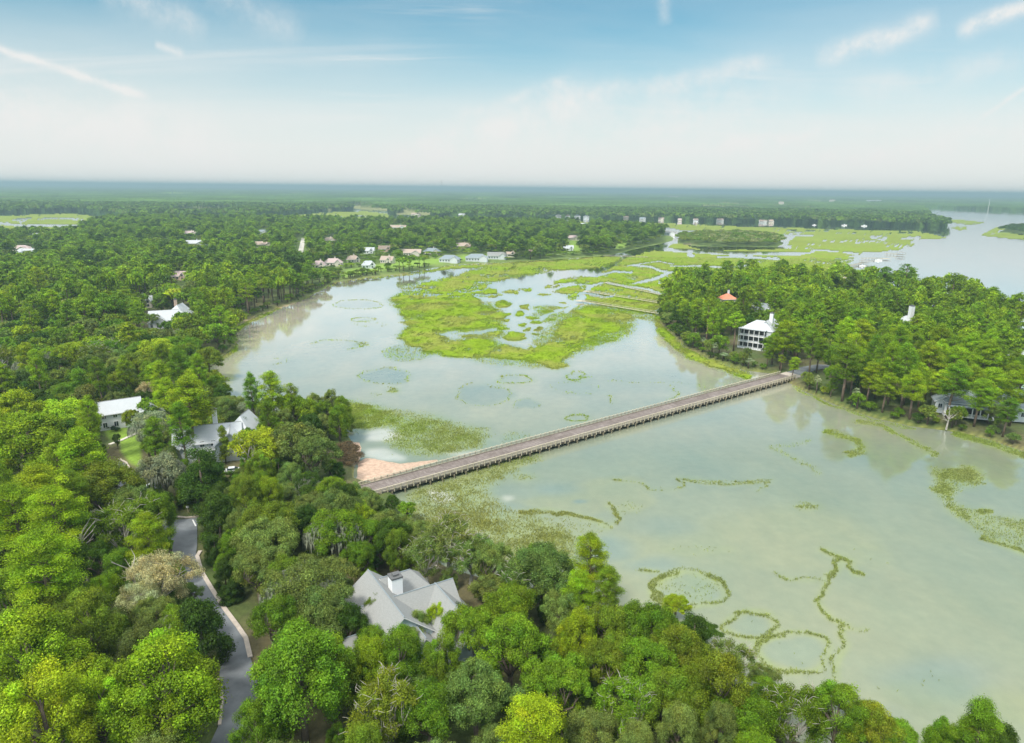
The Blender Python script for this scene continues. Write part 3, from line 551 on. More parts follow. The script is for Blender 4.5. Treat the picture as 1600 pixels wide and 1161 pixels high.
# ------------------------------------------------------------------ materials for built things
M_ASPH = noisy('asphalt', (.145, .158, .168), .38, .28, .9, .1, detail=12); M_CONC = noisy('concrete', (.46, .40, .34), .2, 1.2, .9, .1); M_PAINT = noisy('road_paint', (.62, .62, .60), .15, 3)
M_PATH = noisy('pale_path', (.55, .52, .45), .12, 2); M_DIRT = noisy('pine_straw', (.24, .13, .08), .3, 1.5)
def bplank(t, b):
    w_ = t.nodes.new('ShaderNodeTexWave'); w_.inputs['Scale'].default_value = 1.1; w_.inputs['Distortion'].default_value = .3; w_.bands_direction = 'X'
    t.links.new(t.nodes.new('ShaderNodeTexCoord').outputs['Object'], w_.inputs['Vector'])
    n = nz(t, 1.1, 8, .7, stretch=(2.4, .5, 1)); c = ramp(t, n, [(.3, (.135, .110, .10)), (.5, (.205, .170, .152)), (.72, (.31, .268, .245))])
    c = mul(t, c, ramp(t, nz(t, .16, 5, .7, stretch=(1, 1.6, 1)), [(.35, (.78, .76, .74)), (.65, (1.15, 1.16, 1.18))])); c = mul(t, c, ramp(t, w_.outputs[0], [(0, (.6, .6, .6)), (.25, (1, 1, 1))])); t.links.new(c, b.inputs['Base Color'])
M_PLANK = mat('deck_planks', rough=.9, build=bplank)
M_RAILW = noisy('weathered_rail', (.45, .40, .29), .25, 1.5, .85); M_PILE = noisy('greenish_piles', (.22, .20, .13), .35, 1.2, .9); M_BEAM = noisy('dark_beams', (.13, .11, .075), .3, 1.2, .9)
M_WHITE = noisy('white_siding', (.66, .68, .69), .05, 1, .7); M_TRIM = noisy('white_trim', (.80, .80, .80), .03, 1, .6); M_CREAM = noisy('cream_siding', (.64, .58, .48), .08, 1, .8)
M_DULL = noisy('greyish_siding', (.42, .44, .42), .1, 1, .8); M_BLUE = noisy('pale_blue_siding', (.50, .60, .66), .06, 1, .8); M_TANW = noisy('tan_brick', (.50, .36, .28), .12, 2, .85)
M_GLASS = mat('window_glass', (.035, .05, .06), .08, .6); M_DARK = mat('porch_shadow', (.05, .05, .05), .6)
def shingle(name, col): return noisy(name, col, .13, 2.2, .9, .2, stretch=(1, 1, 5), detail=9)
ROOF = dict(grey=shingle('grey_shingles', (.262, .266, .256)), tan=shingle('tan_shingles', (.42, .33, .27)), pink=shingle('pinkish_shingles', (.46, .36, .34)), slate=shingle('blue_grey_shingles', (.23, .27, .29)), pale=noisy('pale_metal_roof', (.46, .48, .495), .07, 1, .45), red=noisy('orange_tiles', (.62, .22, .13), .2, 1, .8), teal=noisy('pale_teal_metal', (.42, .58, .56), .08, 1, .5), dark=shingle('dark_shingles', (.12, .12, .12)), brown=shingle('brown_shingles', (.26, .20, .16)))
# ------------------------------------------------------------------ roads and paths
def sheet(name, pts, z, m, label, off=None):
    mb = MB(); V = []
    for x, y in pts:
        if off: x, y = off[0]+x/off[2], off[1]+y/off[2]
        p = P(x, y, z); V.append((p[0], p[1], z))
    mb.add(V, [tuple(range(len(V)))]); o = mb.build(name, m); tag(o, label, kind='structure'); return o
z8 = (0, 760, 2.857)
HR = 1.32
sheet('road', ROADPX, HR, M_ASPH, 'grey asphalt lane curving down through the trees')
def strip(name, pts, wd, z, m, label, zb=None):
    V = [P(x, y, z)[:2] for x, y in pts]; mb = MB(); n = len(V); A = []; B = []
    for i in range(n):
        d = V[min(i+1, n-1)]-V[max(i-1, 0)]; d = d/np.linalg.norm(d); q = np.array([-d[1], d[0]])*wd/2; A.append(V[i]+q); B.append(V[i]-q)
    zb = z-.25 if zb is None else zb
    for i in range(n-1):
        a, b, c_, e = A[i], A[i+1], B[i+1], B[i]
        mb.add([(a[0],a[1],zb),(b[0],b[1],zb),(c_[0],c_[1],zb),(e[0],e[1],zb),(a[0],a[1],z),(b[0],b[1],z),(c_[0],c_[1],z),(e[0],e[1],z)], [(4,5,6,7),(0,1,5,4),(2,3,7,6),(1,2,6,5),(3,0,4,7)])
    o = mb.build(name, m); tag(o, label, kind='structure'); return o
strip('kerb', [(313,860),(308,868),(315,893),(332,921),(350,949),(371,977),(384,996),(391,1026)], .75, HR+.11, M_CONC, 'pale concrete kerb along the right side of the lane')
strip('kerb', [(268,806),(290,808),(316,806)], .6, HR+.11, M_CONC, 'pale kerb across the head of the lane')
strip('kerb', [(343,1132),(347,1090),(341,1060)], .45, HR+.11, M_CONC, 'short pale kerb at the lower left of the lane')
strip('kerb', [(186,716),(197,722),(206,737),(203,752)], .5, HR+.11, M_CONC, 'pale kerb curving round the lawn')
strip('road_marking', [(301,812),(306,822)], .28, HR+.008, M_PAINT, 'short white line at the head of the lane', HR+.004)
strip('road_marking', [(289,896),(311,889)], .35, HR+.008, M_CONC, 'narrow concrete band across the lane', HR+.004)
strip('path', [(171,694),(190,687),(214,676)], 1.1, 1.36, M_PATH, 'pale path crossing the lawn by the white gabled house')
sheet('far_road', [(471,372),(477,372),(475,386),(472,402),(463,403),(467,388)], 1.6, M_PATH, 'pale straight street through the far neighbourhood')
strip('island_road', [(1228,588),(1246,582),(1262,576),(1285,572),(1310,574)], 6.5, 1.33, M_ASPH, 'asphalt road running from the bridge into the island woods')
# ------------------------------------------------------------------ bridge
DZ = 1.5
L0, L1 = P(560, 759.5, DZ)[:2], P(1219, 584, DZ)[:2]; R1 = P(1240, 592, DZ)[:2]
u = (L1-L0)/np.linalg.norm(L1-L0); v = np.array([-u[1], u[0]]); LEN = float(np.linalg.norm(L1-L0)); BW = 7.0
BO = L0-v*BW/2
br = empty('timber_bridge', (BO[0], BO[1], 0), math.atan2(u[1], u[0]))
tag(br, 'long low timber bridge with brown plank deck and post railings crossing the flooded marsh', 'bridge')
mb = MB(); mb.box(0, LEN, -BW/2, BW/2, DZ-.18, DZ); mb.build('deck', M_PLANK, br)
for sy in (-1, 1):
    mb = MB(); yy_ = sy*(BW/2-.12)
    mb.box(-.1, LEN, yy_-.13, yy_+.13, DZ+1.0, DZ+1.12); mb.box(-.1, LEN, yy_-.05, yy_+.05, DZ+.52, DZ+.74); mb.box(-.1, LEN, yy_-.10, yy_+.16, DZ+.10, DZ+.30); mb.build('railing', M_RAILW, br)
    mb = MB(); mb.box(0, LEN, sy*(BW/2-.25)-.12, sy*(BW/2-.25)+.12, DZ-.62, DZ-.183); mb.build('fascia_beam', M_BEAM, br)
mb = MB()
for yb_ in (-1.8, 0, 1.8): mb.box(0.02, LEN-.02, yb_-.15, yb_+.15, DZ-.6, DZ-.182)
mb.build('stringer', M_BEAM, br)
posts = [(x, sy) for x in np.arange(.9, LEN, 1.85) for sy in (-1, 1)]
pm = MB(); pm.box(-.10, .10, -.10, .10, -.55, 1.22); pmesh = pm.mesh('railing_post', M_RAILW)
k = 0; rest = MB()
for x, sy in sorted(posts, key=lambda a: (a[0] if a[1] < 0 else a[0]+30)):
    k += 1
    if k <= 100:
        o = bpy.data.objects.new('railing_post', pmesh); COL.objects.link(o); o.parent = br; o.location = (x, sy*(BW/2+.115), DZ)
    else: rest.box(x-.10, x+.10, sy*(BW/2+.115)-.10, sy*(BW/2+.115)+.10, DZ-.55, DZ+1.22)
o = rest.build('railing_post', M_RAILW, br); o['kind'] = 'stuff'
bents = list(np.arange(2.0, LEN-1, 3.7))
cm = MB(); cm.box(-.16, .16, -BW/2-.55, BW/2+.55, -.32, 0); cmesh = cm.mesh('pile_cap', M_BEAM)
qm_ = MB(); qm_.tube([(0,0,-2.2),(0,0,.25)], .17, 8); pilem = qm_.mesh('pile', M_PILE)
for i, x in enumerate(bents):
    o = bpy.data.objects.new('pile_cap', cmesh); COL.objects.link(o); o.parent = br; o.location = (x, 0, DZ-.62)
    o = bpy.data.objects.new('pile', pilem); COL.objects.link(o); o.parent = br; o.location = (x, -BW/2-.36, .9)
    if i < 48: o = bpy.data.objects.new('pile', pilem); COL.objects.link(o); o.parent = br; o.location = (x, BW/2+.36, .9)
rest = MB()
for x in bents:
    for y in (-1.7, 1.7): rest.tube([(x, y, -1.3), (x, y, DZ-.94)], .16, 6)
o = rest.build('inner_pile', M_PILE, br); o['kind'] = 'stuff'
e = BO+u*(LEN+2.6); mb = MB(); mb.box(-2.6, 2.6, -3.9, 3.9, -1.4, .02); o = mb.build('concrete_slab', M_CONC); o.location = (e[0], e[1], DZ-.06); o.rotation_euler = (0, 0, math.atan2(u[1], u[0])); tag(o, 'pale concrete approach slab at the island end of the bridge', 'slab')
# ------------------------------------------------------------------ houses
HOUSES = []
def win_on(par, cx, cy, z, ang, w_, h_, fr=True, far=False):
    o = None
    if not far:
        mb = MB(); mb.box(-w_/2-.12, w_/2+.12, -.06, .03, -h_/2-.12, h_/2+.12); o = mb.build('window', M_TRIM, par)
        g = MB(); g.box(-w_/2, -.04, -.085, -.055, -h_/2, h_/2); g.box(.04, w_/2, -.085, -.055, -h_/2, h_/2); g.build('pane', M_GLASS, o)
    else:
        mb = MB(); mb.box(-w_/2, w_/2, -.08, .03, -h_/2, h_/2); o = mb.build('window', M_GLASS, par)
    o.location = (cx, cy, z); o.rotation_euler = (0, 0, ang)
def house(name, loc, rotd, blocks, roof, wall, label, cat='house', group=None, chim=(), wins=True, far=False, maxw=14, porch=(), z0=1.2, winw=1.1, winh=1.5):
    rot = R(rotd); root = empty(name, (loc[0], loc[1], z0), rot); tag(root, label, cat, group)
    HOUSES.append((loc[0], loc[1], max(b[2] for b in blocks)/2+1, root))
    W_, Rf, Tr = MB(), MB(), MB(); wl = []
    for (cx, cy, Ln, Wd, ze, zr, ang, hip) in blocks:
        a = R(ang); ca, sa = math.cos(a), math.sin(a)
        T = lambda p: (cx+p[0]*ca-p[1]*sa, cy+p[0]*sa+p[1]*ca, p[2])
        hl, hw = Ln/2, Wd/2; h0, h1 = hip
        vs_ = [(-hl,-hw,-1),(hl,-hw,-1),(hl,hw,-1),(-hl,hw,-1),(-hl,-hw,ze),(hl,-hw,ze),(hl,hw,ze),(-hl,hw,ze)]
        fs = [(0,1,5,4),(2,3,7,6)]
        b_ = len(vs_)
        vs_ += [(-hl,0,zr-.05),(hl,0,zr-.05)]
        fs.append((3,0,4,8,7) if not h0 else (3,0,4,7)); fs.append((1,2,6,9,5) if not h1 else (1,2,6,5))
        W_.add([T(p) for p in vs_], fs)
        ov = .5; sl_ = (zr-ze)/hw; xe0 = -hl-(ov if True else 0); xe1 = hl+ov; zo = ze-sl_*ov
        r0 = -hl+hw*h0-(0 if h0 else ov); r1 = hl-hw*h1+(0 if h1 else ov); th = .22
        top = [(xe0,-hw-ov,zo),(xe1,-hw-ov,zo),(xe1,hw+ov,zo),(xe0,hw+ov,zo),(r0,0,zr),(r1,0,zr)]
        low = [(x,y,z-th) for x,y,z in top]
        fs = [(0,1,5,4),(2,3,4,5),(1,2,5),(3,0,4)] if (h0 or h1) else [(0,1,5,4),(2,3,4,5)]
        if (h0 or h1):
            fs = [(0,1,5,4),(2,3,4,5)] + ([(1,2,5)] if h1 else []) + ([(3,0,4)] if h0 else [])
        Rf.add([T((x,y,z+.02)) for x,y,z in top], fs)
        fr = [(0,6,7,1),(2,8,9,3)] + ([(1,7,8,2)] if h1 else [(1,7,11,5),(5,11,8,2)]) + ([(3,9,6,0)] if h0 else [(0,4,10,6),(4,3,9,10)])
        fr += [(6,10,11,7),(8,11,10,9)] + ([(7,11,8)] if h1 else []) + ([(9,10,6)] if h0 else [])
        Tr.add([T(p) for p in top+low], fr)
        if wins and ze > 2.2:
            st = max(1, int(round(ze/3.0)))
            for lev in range(st):
                zz = 1.65+lev*2.9
                if zz+.6 > ze: break
                n = max(1, int(Ln/2.7))
                for i in range(n):
                    x = -hl+(i+.5)*Ln/n
                    for sgn in (-1, 1): wl.append((T((x, sgn*hw, zz)), a+(0 if sgn < 0 else math.pi)))
                n = max(1, int(Wd/3))
                for i in range(n):
                    y = -hw+(i+.5)*Wd/n
                    for sgn in (-1, 1): wl.append((T((sgn*hl, y, zz)), a+(math.pi/2 if sgn > 0 else -math.pi/2)))
            if zr-ze > 2.2:
                for sgn, h_ in ((-1, h0), (1, h1)):
                    if not h_: wl.append((T((sgn*hl, 0, ze+.5)), a+(math.pi/2 if sgn > 0 else -math.pi/2)))
    if not far:
        rc = MB()
        for (cx, cy, Ln, Wd, ze, zr, ang, hip) in blocks:
            a = R(ang); ca, sa = math.cos(a), math.sin(a); hl, hw = Ln/2, Wd/2; x0_, x1_ = -hl+hw*hip[0]-(0 if hip[0] else .5), hl-hw*hip[1]+(0 if hip[1] else .5)
            rc.tube([(cx+x0_*ca, cy+x0_*sa, zr+.04), (cx+x1_*ca, cy+x1_*sa, zr+.03)], .09, 6)
        rc.build('ridge_cap', ROOF['slate'] if roof is ROOF['grey'] else ROOF['grey'], root)
    wo = W_.build('wall', wall, root); ro = Rf.build('roof', roof, root); Tr.build('roof_trim', M_TRIM, root)
    dirc = -np.array([loc[0], loc[1]])/np.hypot(*loc)
    sc = []
    for p, a in wl:
        n = np.array([math.sin(a), -math.cos(a)]); nn = np.array([n[0]*math.cos(rot)-n[1]*math.sin(rot), n[0]*math.sin(rot)+n[1]*math.cos(rot)])
        f = float(nn@dirc)
        if f > .15: sc.append((f, p, a))
    sc.sort(key=lambda q: -q[0])
    for f, p, a in sc[:maxw]: win_on(root, p[0], p[1], p[2], a, winw, winh, far=far)
    for (x, y, s_, zt, m) in chim:
        mb = MB(); mb.box(x-s_/2, x+s_/2, y-s_/2, y+s_/2, 2.5, zt); c_ = mb.build('chimney', m, ro)
        mb = MB(); q = s_/2+.08; mb.box(x-q, x+q, y-q, y+q, zt+.002, zt+.28); mb.box(x-s_/4, x+s_/4, y-s_/4, y+s_/4, zt+.28, zt+.6); mb.build('chimney_cap', ROOF['dark'], c_)
    for (x0, x1, y0, y1, lev, a) in porch:                # deck levels with columns along the front edge
        for l in range(lev):
            mb = MB(); mb.box(x0, x1, y0, y1, l*3.1-.05 if l else -.2, l*3.1+.15); mb.build('porch_floor', M_TRIM, root)
            n = max(2, int((x1-x0)/2.2)); cm_ = MB(); cm_.box(-.13, .13, -.13, .13, 0, 2.95)
            mm = cm_.mesh('porch_column', M_TRIM)
            for i in range(n+1):
                o = bpy.data.objects.new('porch_column', mm); COL.objects.link(o); o.parent = root; o.location = (x0+.2+(x1-x0-.4)*i/n, y0+.15, l*3.1+.152)
            rl = MB(); rl.box(x0, x1, y0+.04, y0+.11, l*3.1+.95, l*3.1+1.05)
            for i in range(int((x1-x0)/.35)): rl.box(x0+.2+i*.35, x0+.24+i*.35, y0+.05, y0+.10, l*3.1+.16, l*3.1+.95)
            rl.build('porch_railing', M_TRIM, root)
            mb = MB(); mb.box(x0+.3, x1-.3, y1-.06, y1-.01, l*3.1+.4, l*3.1+2.4); mb.build('porch_shade_panel', M_DARK, root)  # dark panel on the back wall stands in for porch shade
        mb = MB(); mb.box(x0-.3, x1+.3, y0-.3, y1, lev*3.1+.05, lev*3.1+.3); mb.build('porch_roof', roof, root)
    return root
H0 = (0, 0)
def at(x, y, z=1.2): p = P(x, y, z); return (float(p[0]), float(p[1]))
# main grey roofed house (frame: x along the main ridge towards the viewer, y to the right-hand side)
A = P(580, 885, 10.7)
house('grey_roofed_house', (float(A[0])-.3, float(A[1])-.6), -58.2, [
    (7.6, -0.0, 15.2, 12.5, 3.9, 9.0, 0, (0,0)), (8.0, 6.6, 10.5, 7.2, 4.3, 7.9, 90, (0,0)), (15.2, 9.0, 14.0, 8.6, 3.9, 7.9, 0, (0,0)),
    (2.6, 5.2, 7.5, 4.6, 6.3, 8.6, 90, (0,1)), (16.6, 2.2, 3.6, 5.4, 3.6, 6.4, 0, (0,0)), (6.0, -6.2, 5.0, 3.4, 4.9, 6.6, 90, (0,0)), (12.4, -6.0, 5.0, 3.2, 4.9, 6.4, 90, (0,0))],
    ROOF['grey'], M_BLUE, 'grey shingled house with many gables and a tall white chimney among foreground trees', chim=[(5.4, 2.7, 1.9, 9.9, M_TRIM)], maxw=16)
HA = at(176, 668)
house('white_gabled_house', (HA[0]+1, HA[1]+3), 35, [(0, 0, 12, 7.5, 5.4, 8.3, 0, (0,0)), (-7.2, 0, 2.6, 8.6, 2.7, 3.9, 90, (0,0)), (8.5, -3.4, 7, 6, 5.0, 7.4, 90, (0,0))],
    ROOF['pale'], M_WHITE, 'small white gabled house with pale roof standing behind the bright lawn', maxw=10)
HB = at(328, 712)
house('white_rambling_house', HB, 20, [(0, 2, 17, 9, 5.2, 8.6, 0, (0,0)), (6, -2, 8, 8, 5, 8.2, 90, (0,0)), (9, 5, 10, 8, 5.4, 9.6, 70, (1,0)), (-6, -4, 7, 7, 3.2, 6.0, 90, (0,0))],
    ROOF['pale'], M_WHITE, 'large white house with pale roofs half hidden by yellow green trees near the bay', chim=[(2, 4, 1.2, 12.2, M_TRIM)], maxw=14)
HC = at(268, 508)
house('metal_roofed_house', HC, 25, [(0, 0, 20, 11, 4.2, 8.4, 0, (0,1)), (4, 8, 13, 10, 5, 9.8, 70, (1,0)), (-6, -5, 9, 9, 3.6, 7.2, 90, (0,0))],
    ROOF['pale'], M_WHITE, 'house with a bright pale metal roof above the left marsh bay', chim=[(3, 9, 1.6, 12.5, M_TANW)], maxw=10)
HD = at(1172, 546)
house('three_storey_house', (HD[0]+6, HD[1]+6), -38, [(0, 0, 15, 11, 9.5, 13.0, 0, (1,1)), (3, 6, 14, 8, 9.5, 13.4, 90, (0,1))],
    ROOF['pale'], M_WHITE, 'tall white three storey house with stacked porches and pale roof on the island', chim=[(4, 3, 1.6, 16.5, M_TRIM)], maxw=12, porch=[(-7.5, 5, -8.3, -5.55, 3, 0)], z0=1.4)
HE = at(1512, 655)
house('porch_house', (HE[0]+2, HE[1]+4), -22, [(0, 0, 15, 9, 4.3, 7.6, 0, (1,1)), (-7, 1, 6, 6, 3.4, 5.4, 90, (0,0)), (13, 2, 13, 9, 4.2, 7.2, 10, (1,1))],
    ROOF['slate'], M_WHITE, 'white waterside house with a columned porch near the right edge of the island', maxw=10, porch=[(-7, 7, -7.2, -4.55, 1, 0)], z0=2.6)
HF = at(1592, 650)
house('teal_roofed_house', (HF[0]+2, HF[1]+8), 12, [(0, 0, 14, 9, 5.2, 8.4, 0, (0,0)), (3, -5, 6, 6, 4.6, 7, 90, (0,0))], ROOF['teal'], M_CREAM, 'pale teal roofed house just right of the porch house on the island', maxw=8, z0=1.6)
HG = at(1602, 590)
house('white_block_house', (HG[0]+3, HG[1]), 5, [(0, 0, 16, 10, 9, 12.5, 0, (1,1))], ROOF['pale'], M_WHITE, 'tall white house at the right edge behind island pines', maxw=10)
p = P(1308, 425, 14)
house('pink_roofed_house', (float(p[0])+8, float(p[1])-6), -40, [(-6, 0, 9, 9, 9.5, 13.2, 0, (1,1)), (7, 1, 18, 10, 6.5, 10.5, 0, (0,1)), (14, -4, 8, 7, 6, 9.5, 90, (0,0))], ROOF['pink'], M_CREAM, 'pinkish roofed house with a low tower at the far back of the island', maxw=8)
p = P(1137, 459, 13)
house('orange_roofed_house', (float(p[0]), float(p[1])), 10, [(0, 0, 9, 8, 9.3, 12.0, 0, (1,1))], ROOF['red'], M_CREAM, 'house whose orange tiled roof shows between trees at the island tip', chim=[(1, 1, 1, 14, M_TRIM)], maxw=4)
p = P(1190, 475, 11)
house('white_back_house', (float(p[0]), float(p[1])), -20, [(0, 0, 15, 9, 7.4, 10.4, 0, (0,1))], ROOF['pale'], M_WHITE, 'white house glimpsed through trees behind the three storey house', maxw=6)
p = P(1417, 488, 15)
house('chimney_house', (float(p[0])+2, float(p[1])+1), 15, [(0, 0, 14, 10, 8, 12.0, 0, (1,1))], ROOF['pale'], M_WHITE, 'house deep in the island woods showing only a tall white chimney', chim=[(-2, -3, 2.0, 17.5, M_TRIM)], maxw=6)
# neighbourhood beyond the marsh
MID = [(703,409,24,-6,'slate',M_WHITE,'long low white house with blue grey roof, leftmost of the four on the marsh bank'),(745,407,27,4,'slate',M_WHITE,'long white house with blue grey roof, second from left on the marsh bank'),(776,404,22,8,'grey',M_WHITE,'white house with paler grey roof and porch, third on the marsh bank'),
 (797,401,13,-4,'tan',M_CREAM,'small tan roofed house at the right end of the marsh bank row'),(641,399,26,2,'tan',M_CREAM,'broad tan hipped roof house above the lawn left of the marsh bank row'),(675,397,20,-3,'slate',M_CREAM,'dark blue grey roofed house behind the marsh bank row'),
 (602,393,15,5,'brown',M_TANW,'brown roofed house behind the bushy lawn trees'),(606,411,16,-20,'tan',M_CREAM,'tan roofed house half hidden behind a round tree'),(552,410,13,30,'tan',M_CREAM,'cream house with tan roof beside a pale gable'),(521,415,21,8,'pink',M_CREAM,'pinkish roofed house with a chimney nearest the tree point'),
 (499,419,15,0,'pink',M_CREAM,'small pinkish roofed house next to the tree point'),(576,419,15,15,'pale',M_WHITE,'small white cottage low on the lawn behind a bush'),(577,396,12,0,'pale',M_WHITE,'little white house between two round trees'),(515,379,14,0,'tan',M_CREAM,'tan roof showing among trees right of the straight street'),
 (622,358,26,-8,'tan',M_WHITE,'wide pale tan roof deep in the middle woods'),(594,362,7,20,'pale',M_WHITE,'narrow white gable deep in the middle woods'),(724,388,17,0,'tan',M_TANW,'brick coloured house behind an olive tree'),(412,386,20,20,'tan',M_CREAM,'tan roofed house left of the straight street'),(411,366,14,0,'slate',M_WHITE,'white house left of the straight street and farther back'),
 (297,368,20,10,'pink',M_CREAM,'pinkish roof among trees in the far left neighbourhood'),(304,384,27,18,'pale',M_WHITE,'long bright white roof above the left pine grove'),(30,393,24,10,'pink',M_CREAM,'pinkish roofed house at the far left edge'),(48,399,22,-10,'pale',M_WHITE,'white roofed house beside the pink roof at the far left'),
 (895,375,15,0,'pink',M_CREAM,'pink roofed house in the clearing of the wooded point'),(832,398,14,0,'tan',M_WHITE,'white house behind tall pines near the marsh bank'),(888,392,10,0,'pale',M_WHITE,'small white outbuilding in the clearing of the wooded point'),(1046,367,17,-25,'grey',M_WHITE,'grey and white house at the very tip of the wooded point'),(913,354,13,0,'pale',M_WHITE,'white roof behind the wooded point'),
 (283,437,12,0,'pink',M_TANW,'small pinkish house glimpsed among trees above the left bay'),(350,441,10,0,'pink',M_TANW,'reddish gable among trees left of the upper bay'),(100,487,14,30,'tan',M_CREAM,'dull roofed house buried in the left woods'),(222,480,13,30,'pale',M_CREAM,'cream roofed outbuilding left of the metal roofed house'),(700,357,12,0,'grey',M_WHITE,'grey roof deep in the middle woods toward the right'),(12,575,12,10,'pale',M_WHITE,'white house corner at the left edge among dark trees')]
hrng = random.Random(5)
for (x, y, wd_, rt_, rf, wm, lab) in MID:
    p = at(x, y); Ln = wd_*np.hypot(*p)/F*1.28; Ln = max(12, Ln); Wd = min(13, Ln*.5)
    bl_ = [(0, 0, Ln, Wd, 3.6, 7.0, 0, (0,0) if hrng.random() < .5 else (1,1)), (Ln*.27, -Wd*.35, Wd*.9, Ln*.36, 3.5, 6.3, 90, (0,0))]
    if hrng.random() < .6: bl_.append((-Ln*.3, Wd*.3, Wd, Ln*.3, 3.6, 6.2, 90, (0,0)))
    house('suburban_house', p, rt_, bl_, ROOF[rf], wm, lab, group=None, maxw=7, far=True, chim=[(Ln*.1, 1, 1, 8.4, wm)] if hrng.random() < .4 else (), winw=1.3, winh=1.5)
FARH = [(650,336,19,'tan','wide pale block beyond the middle woods at its left'),(710,335,9,'pink','small pink roofed house in the far shore row, farthest left'),(722,337,12,'pale','low white house in the far shore row, second from left'),(745,336,8,'grey','grey roofed house in the far shore row'),(757,337,7,'pale','tiny white gable beyond the middle woods'),(798,337,14,'pink','pinkish house with tall front on the far shore'),(826,338,13,'grey','white gabled house on the far shore left of the twin porches'),(848,337,7,'pale','slim white house on the far shore'),(872,339,13,'grey','grey house on the far shore left of the tall white pair'),(887,340,10,'pale','white house on the far shore next to the tall pair'),(902,340,10,'pale','tall white porch house on the far shore, left of the pair'),(916,341,11,'pale','tall white porch house on the far shore, right of the pair'),
 (955,340,7,'pale','bright white cottage on the far shore right of the pair'),(978,341,13,'tan','wide cream house on the far shore'),(1004,343,11,'pale','white gabled house low on the far shore'),(1033,343,12,'tan','tan house on the far shore near the creek'),(1047,341,9,'red','reddish roofed house on the far shore'),(1062,345,6,'pink','small house on the far shore behind the creek'),(1087,345,8,'pale','bright white house on the far shore with dock in front'),(1125,345,13,'pale','long pale house on the far shore right of centre'),(1192,347,12,'pale','white house on the far shore above the hammock'),(1204,347,8,'tan','cream house on the far shore above the hammock'),(1052,310,22,'pale','flat pale buildings far out in the distant woods'),(1365,317,30,'pale','bright pale sheds far out toward the right horizon'),(915,305,9,'pale','single pale roof far out in the woods'),(1300,317,9,'pink','pinkish roof in the distant woods on the right'),(1220,322,8,'tan','tan roof in the distant woods on the right'),(471,327,7,'pale','white roof beside the far field strip')]
for (x, y, wd_, rf, lab) in FARH:
    p = at(x, y+.5); dd = np.hypot(*p); Ln = max(8, wd_*dd/F*.78); tall = 'tall' in lab; ez = 5.6 if tall else 3.2
    if y < 326: ez = 20
    if rf == 'pale': rf = hrng.choice(['grey', 'slate', 'brown', 'pale'])
    Ln *= hrng.uniform(.7, 1.15)
    house('shore_house', p, hrng.uniform(-20, 20), [(0, 0, Ln, min(12, Ln*.7), ez, ez+3.4, 0, (1,1) if tall else (0,0))]+([(Ln*.2, -3, min(12, Ln*.7), Ln*.4, ez-.3, ez+2, 90, (0,0))] if Ln > 12 and not tall else []), ROOF[rf], (M_WHITE if tall or 'bright' in lab else M_DULL) if rf in ('pale', 'grey', 'slate', 'brown') else M_CREAM, lab, maxw=5, far=True, winw=1.6, winh=1.8)
# ------------------------------------------------------------------ docks
def dock(a, b, wd, label, head=None, roofed=False, hz=1.3, step=4.0):
    a = np.array(at(*a, hz)); b = np.array(at(*b, hz)); d = b-a; ln = float(np.linalg.norm(d)); root = empty('wooden_dock', (a[0], a[1], 0), math.atan2(d[1], d[0])); tag(root, label, 'dock')
    mb = MB(); mb.box(0, ln, -wd/2, wd/2, hz-.15, hz); 
    if head: mb.box(-head, 0, -head/2, head/2, hz-.15, hz)
    mb.build('walkway', M_RAILW, root)
    mb = MB()
    for x in np.arange(0, ln, step):
        for sy in (-1, 1): mb.tube([(x, sy*(wd/2+.1), -1.2), (x, sy*(wd/2+.1), hz+1.0)], .12, 5)
    mb.build('dock_posts', M_PILE, root)
    mb = MB()
    for sy in (-1, 1): mb.box(0, ln, sy*(wd/2)-.05, sy*(wd/2)+.05, hz+.85, hz+.98)
    mb.build('handrail', M_RAILW, root)
    if roofed:
        h = head; mb = MB(); hz2 = hz+2.6
        mb.add([(-h-.4,-h/2-.4,hz2),(.4,-h/2-.4,hz2),(.4,h/2+.4,hz2),(-h-.4,h/2+.4,hz2),(-h/2,0,hz2+1.4)], [(0,1,4),(1,2,4),(2,3,4),(3,0,4),(0,3,2,1)]); mb.build('shelter_roof', ROOF['grey'], root)
        mb = MB()
        for x in (-h+.2, -.2):
            for y in (-h/2+.2, h/2-.2): mb.box(x-.1, x+.1, y-.1, y+.1, hz, hz2)
        mb.build('shelter_posts', M_RAILW, root)
    return root
dock((911,470.5), (1038,491), 1.5, 'long wooden dock with a small open platform, nearest of the three in the marsh', head=5)
dock((919,455.5), (1050,476), 1.5, 'long wooden dock in the marsh, middle one of the three', head=4)
dock((948,442), (1054,465), 1.3, 'long thin wooden dock in the marsh, farthest of the three', head=3)
dock((943,399.5), (1012,402), 1.2, 'thin dock reaching into the grass from the wooded point')
dock((1348,411), (1300,421), 1.5, 'river dock with roofed boat shelter closest to the island', head=8, roofed=True)
dock((1378,404), (1345,404), 1.8, 'long river dock with floating head in the middle of the group', head=9)
dock((1402,397.5), (1382,396), 1.8, 'river dock with shelter farthest from the island', head=8, roofed=True)
dock((1088,353), (1087,347), 1.5, 'short dock below the bright white far shore house')
dock((917,347), (917,343), 1.6, 'dock in front of the tall white porch houses')
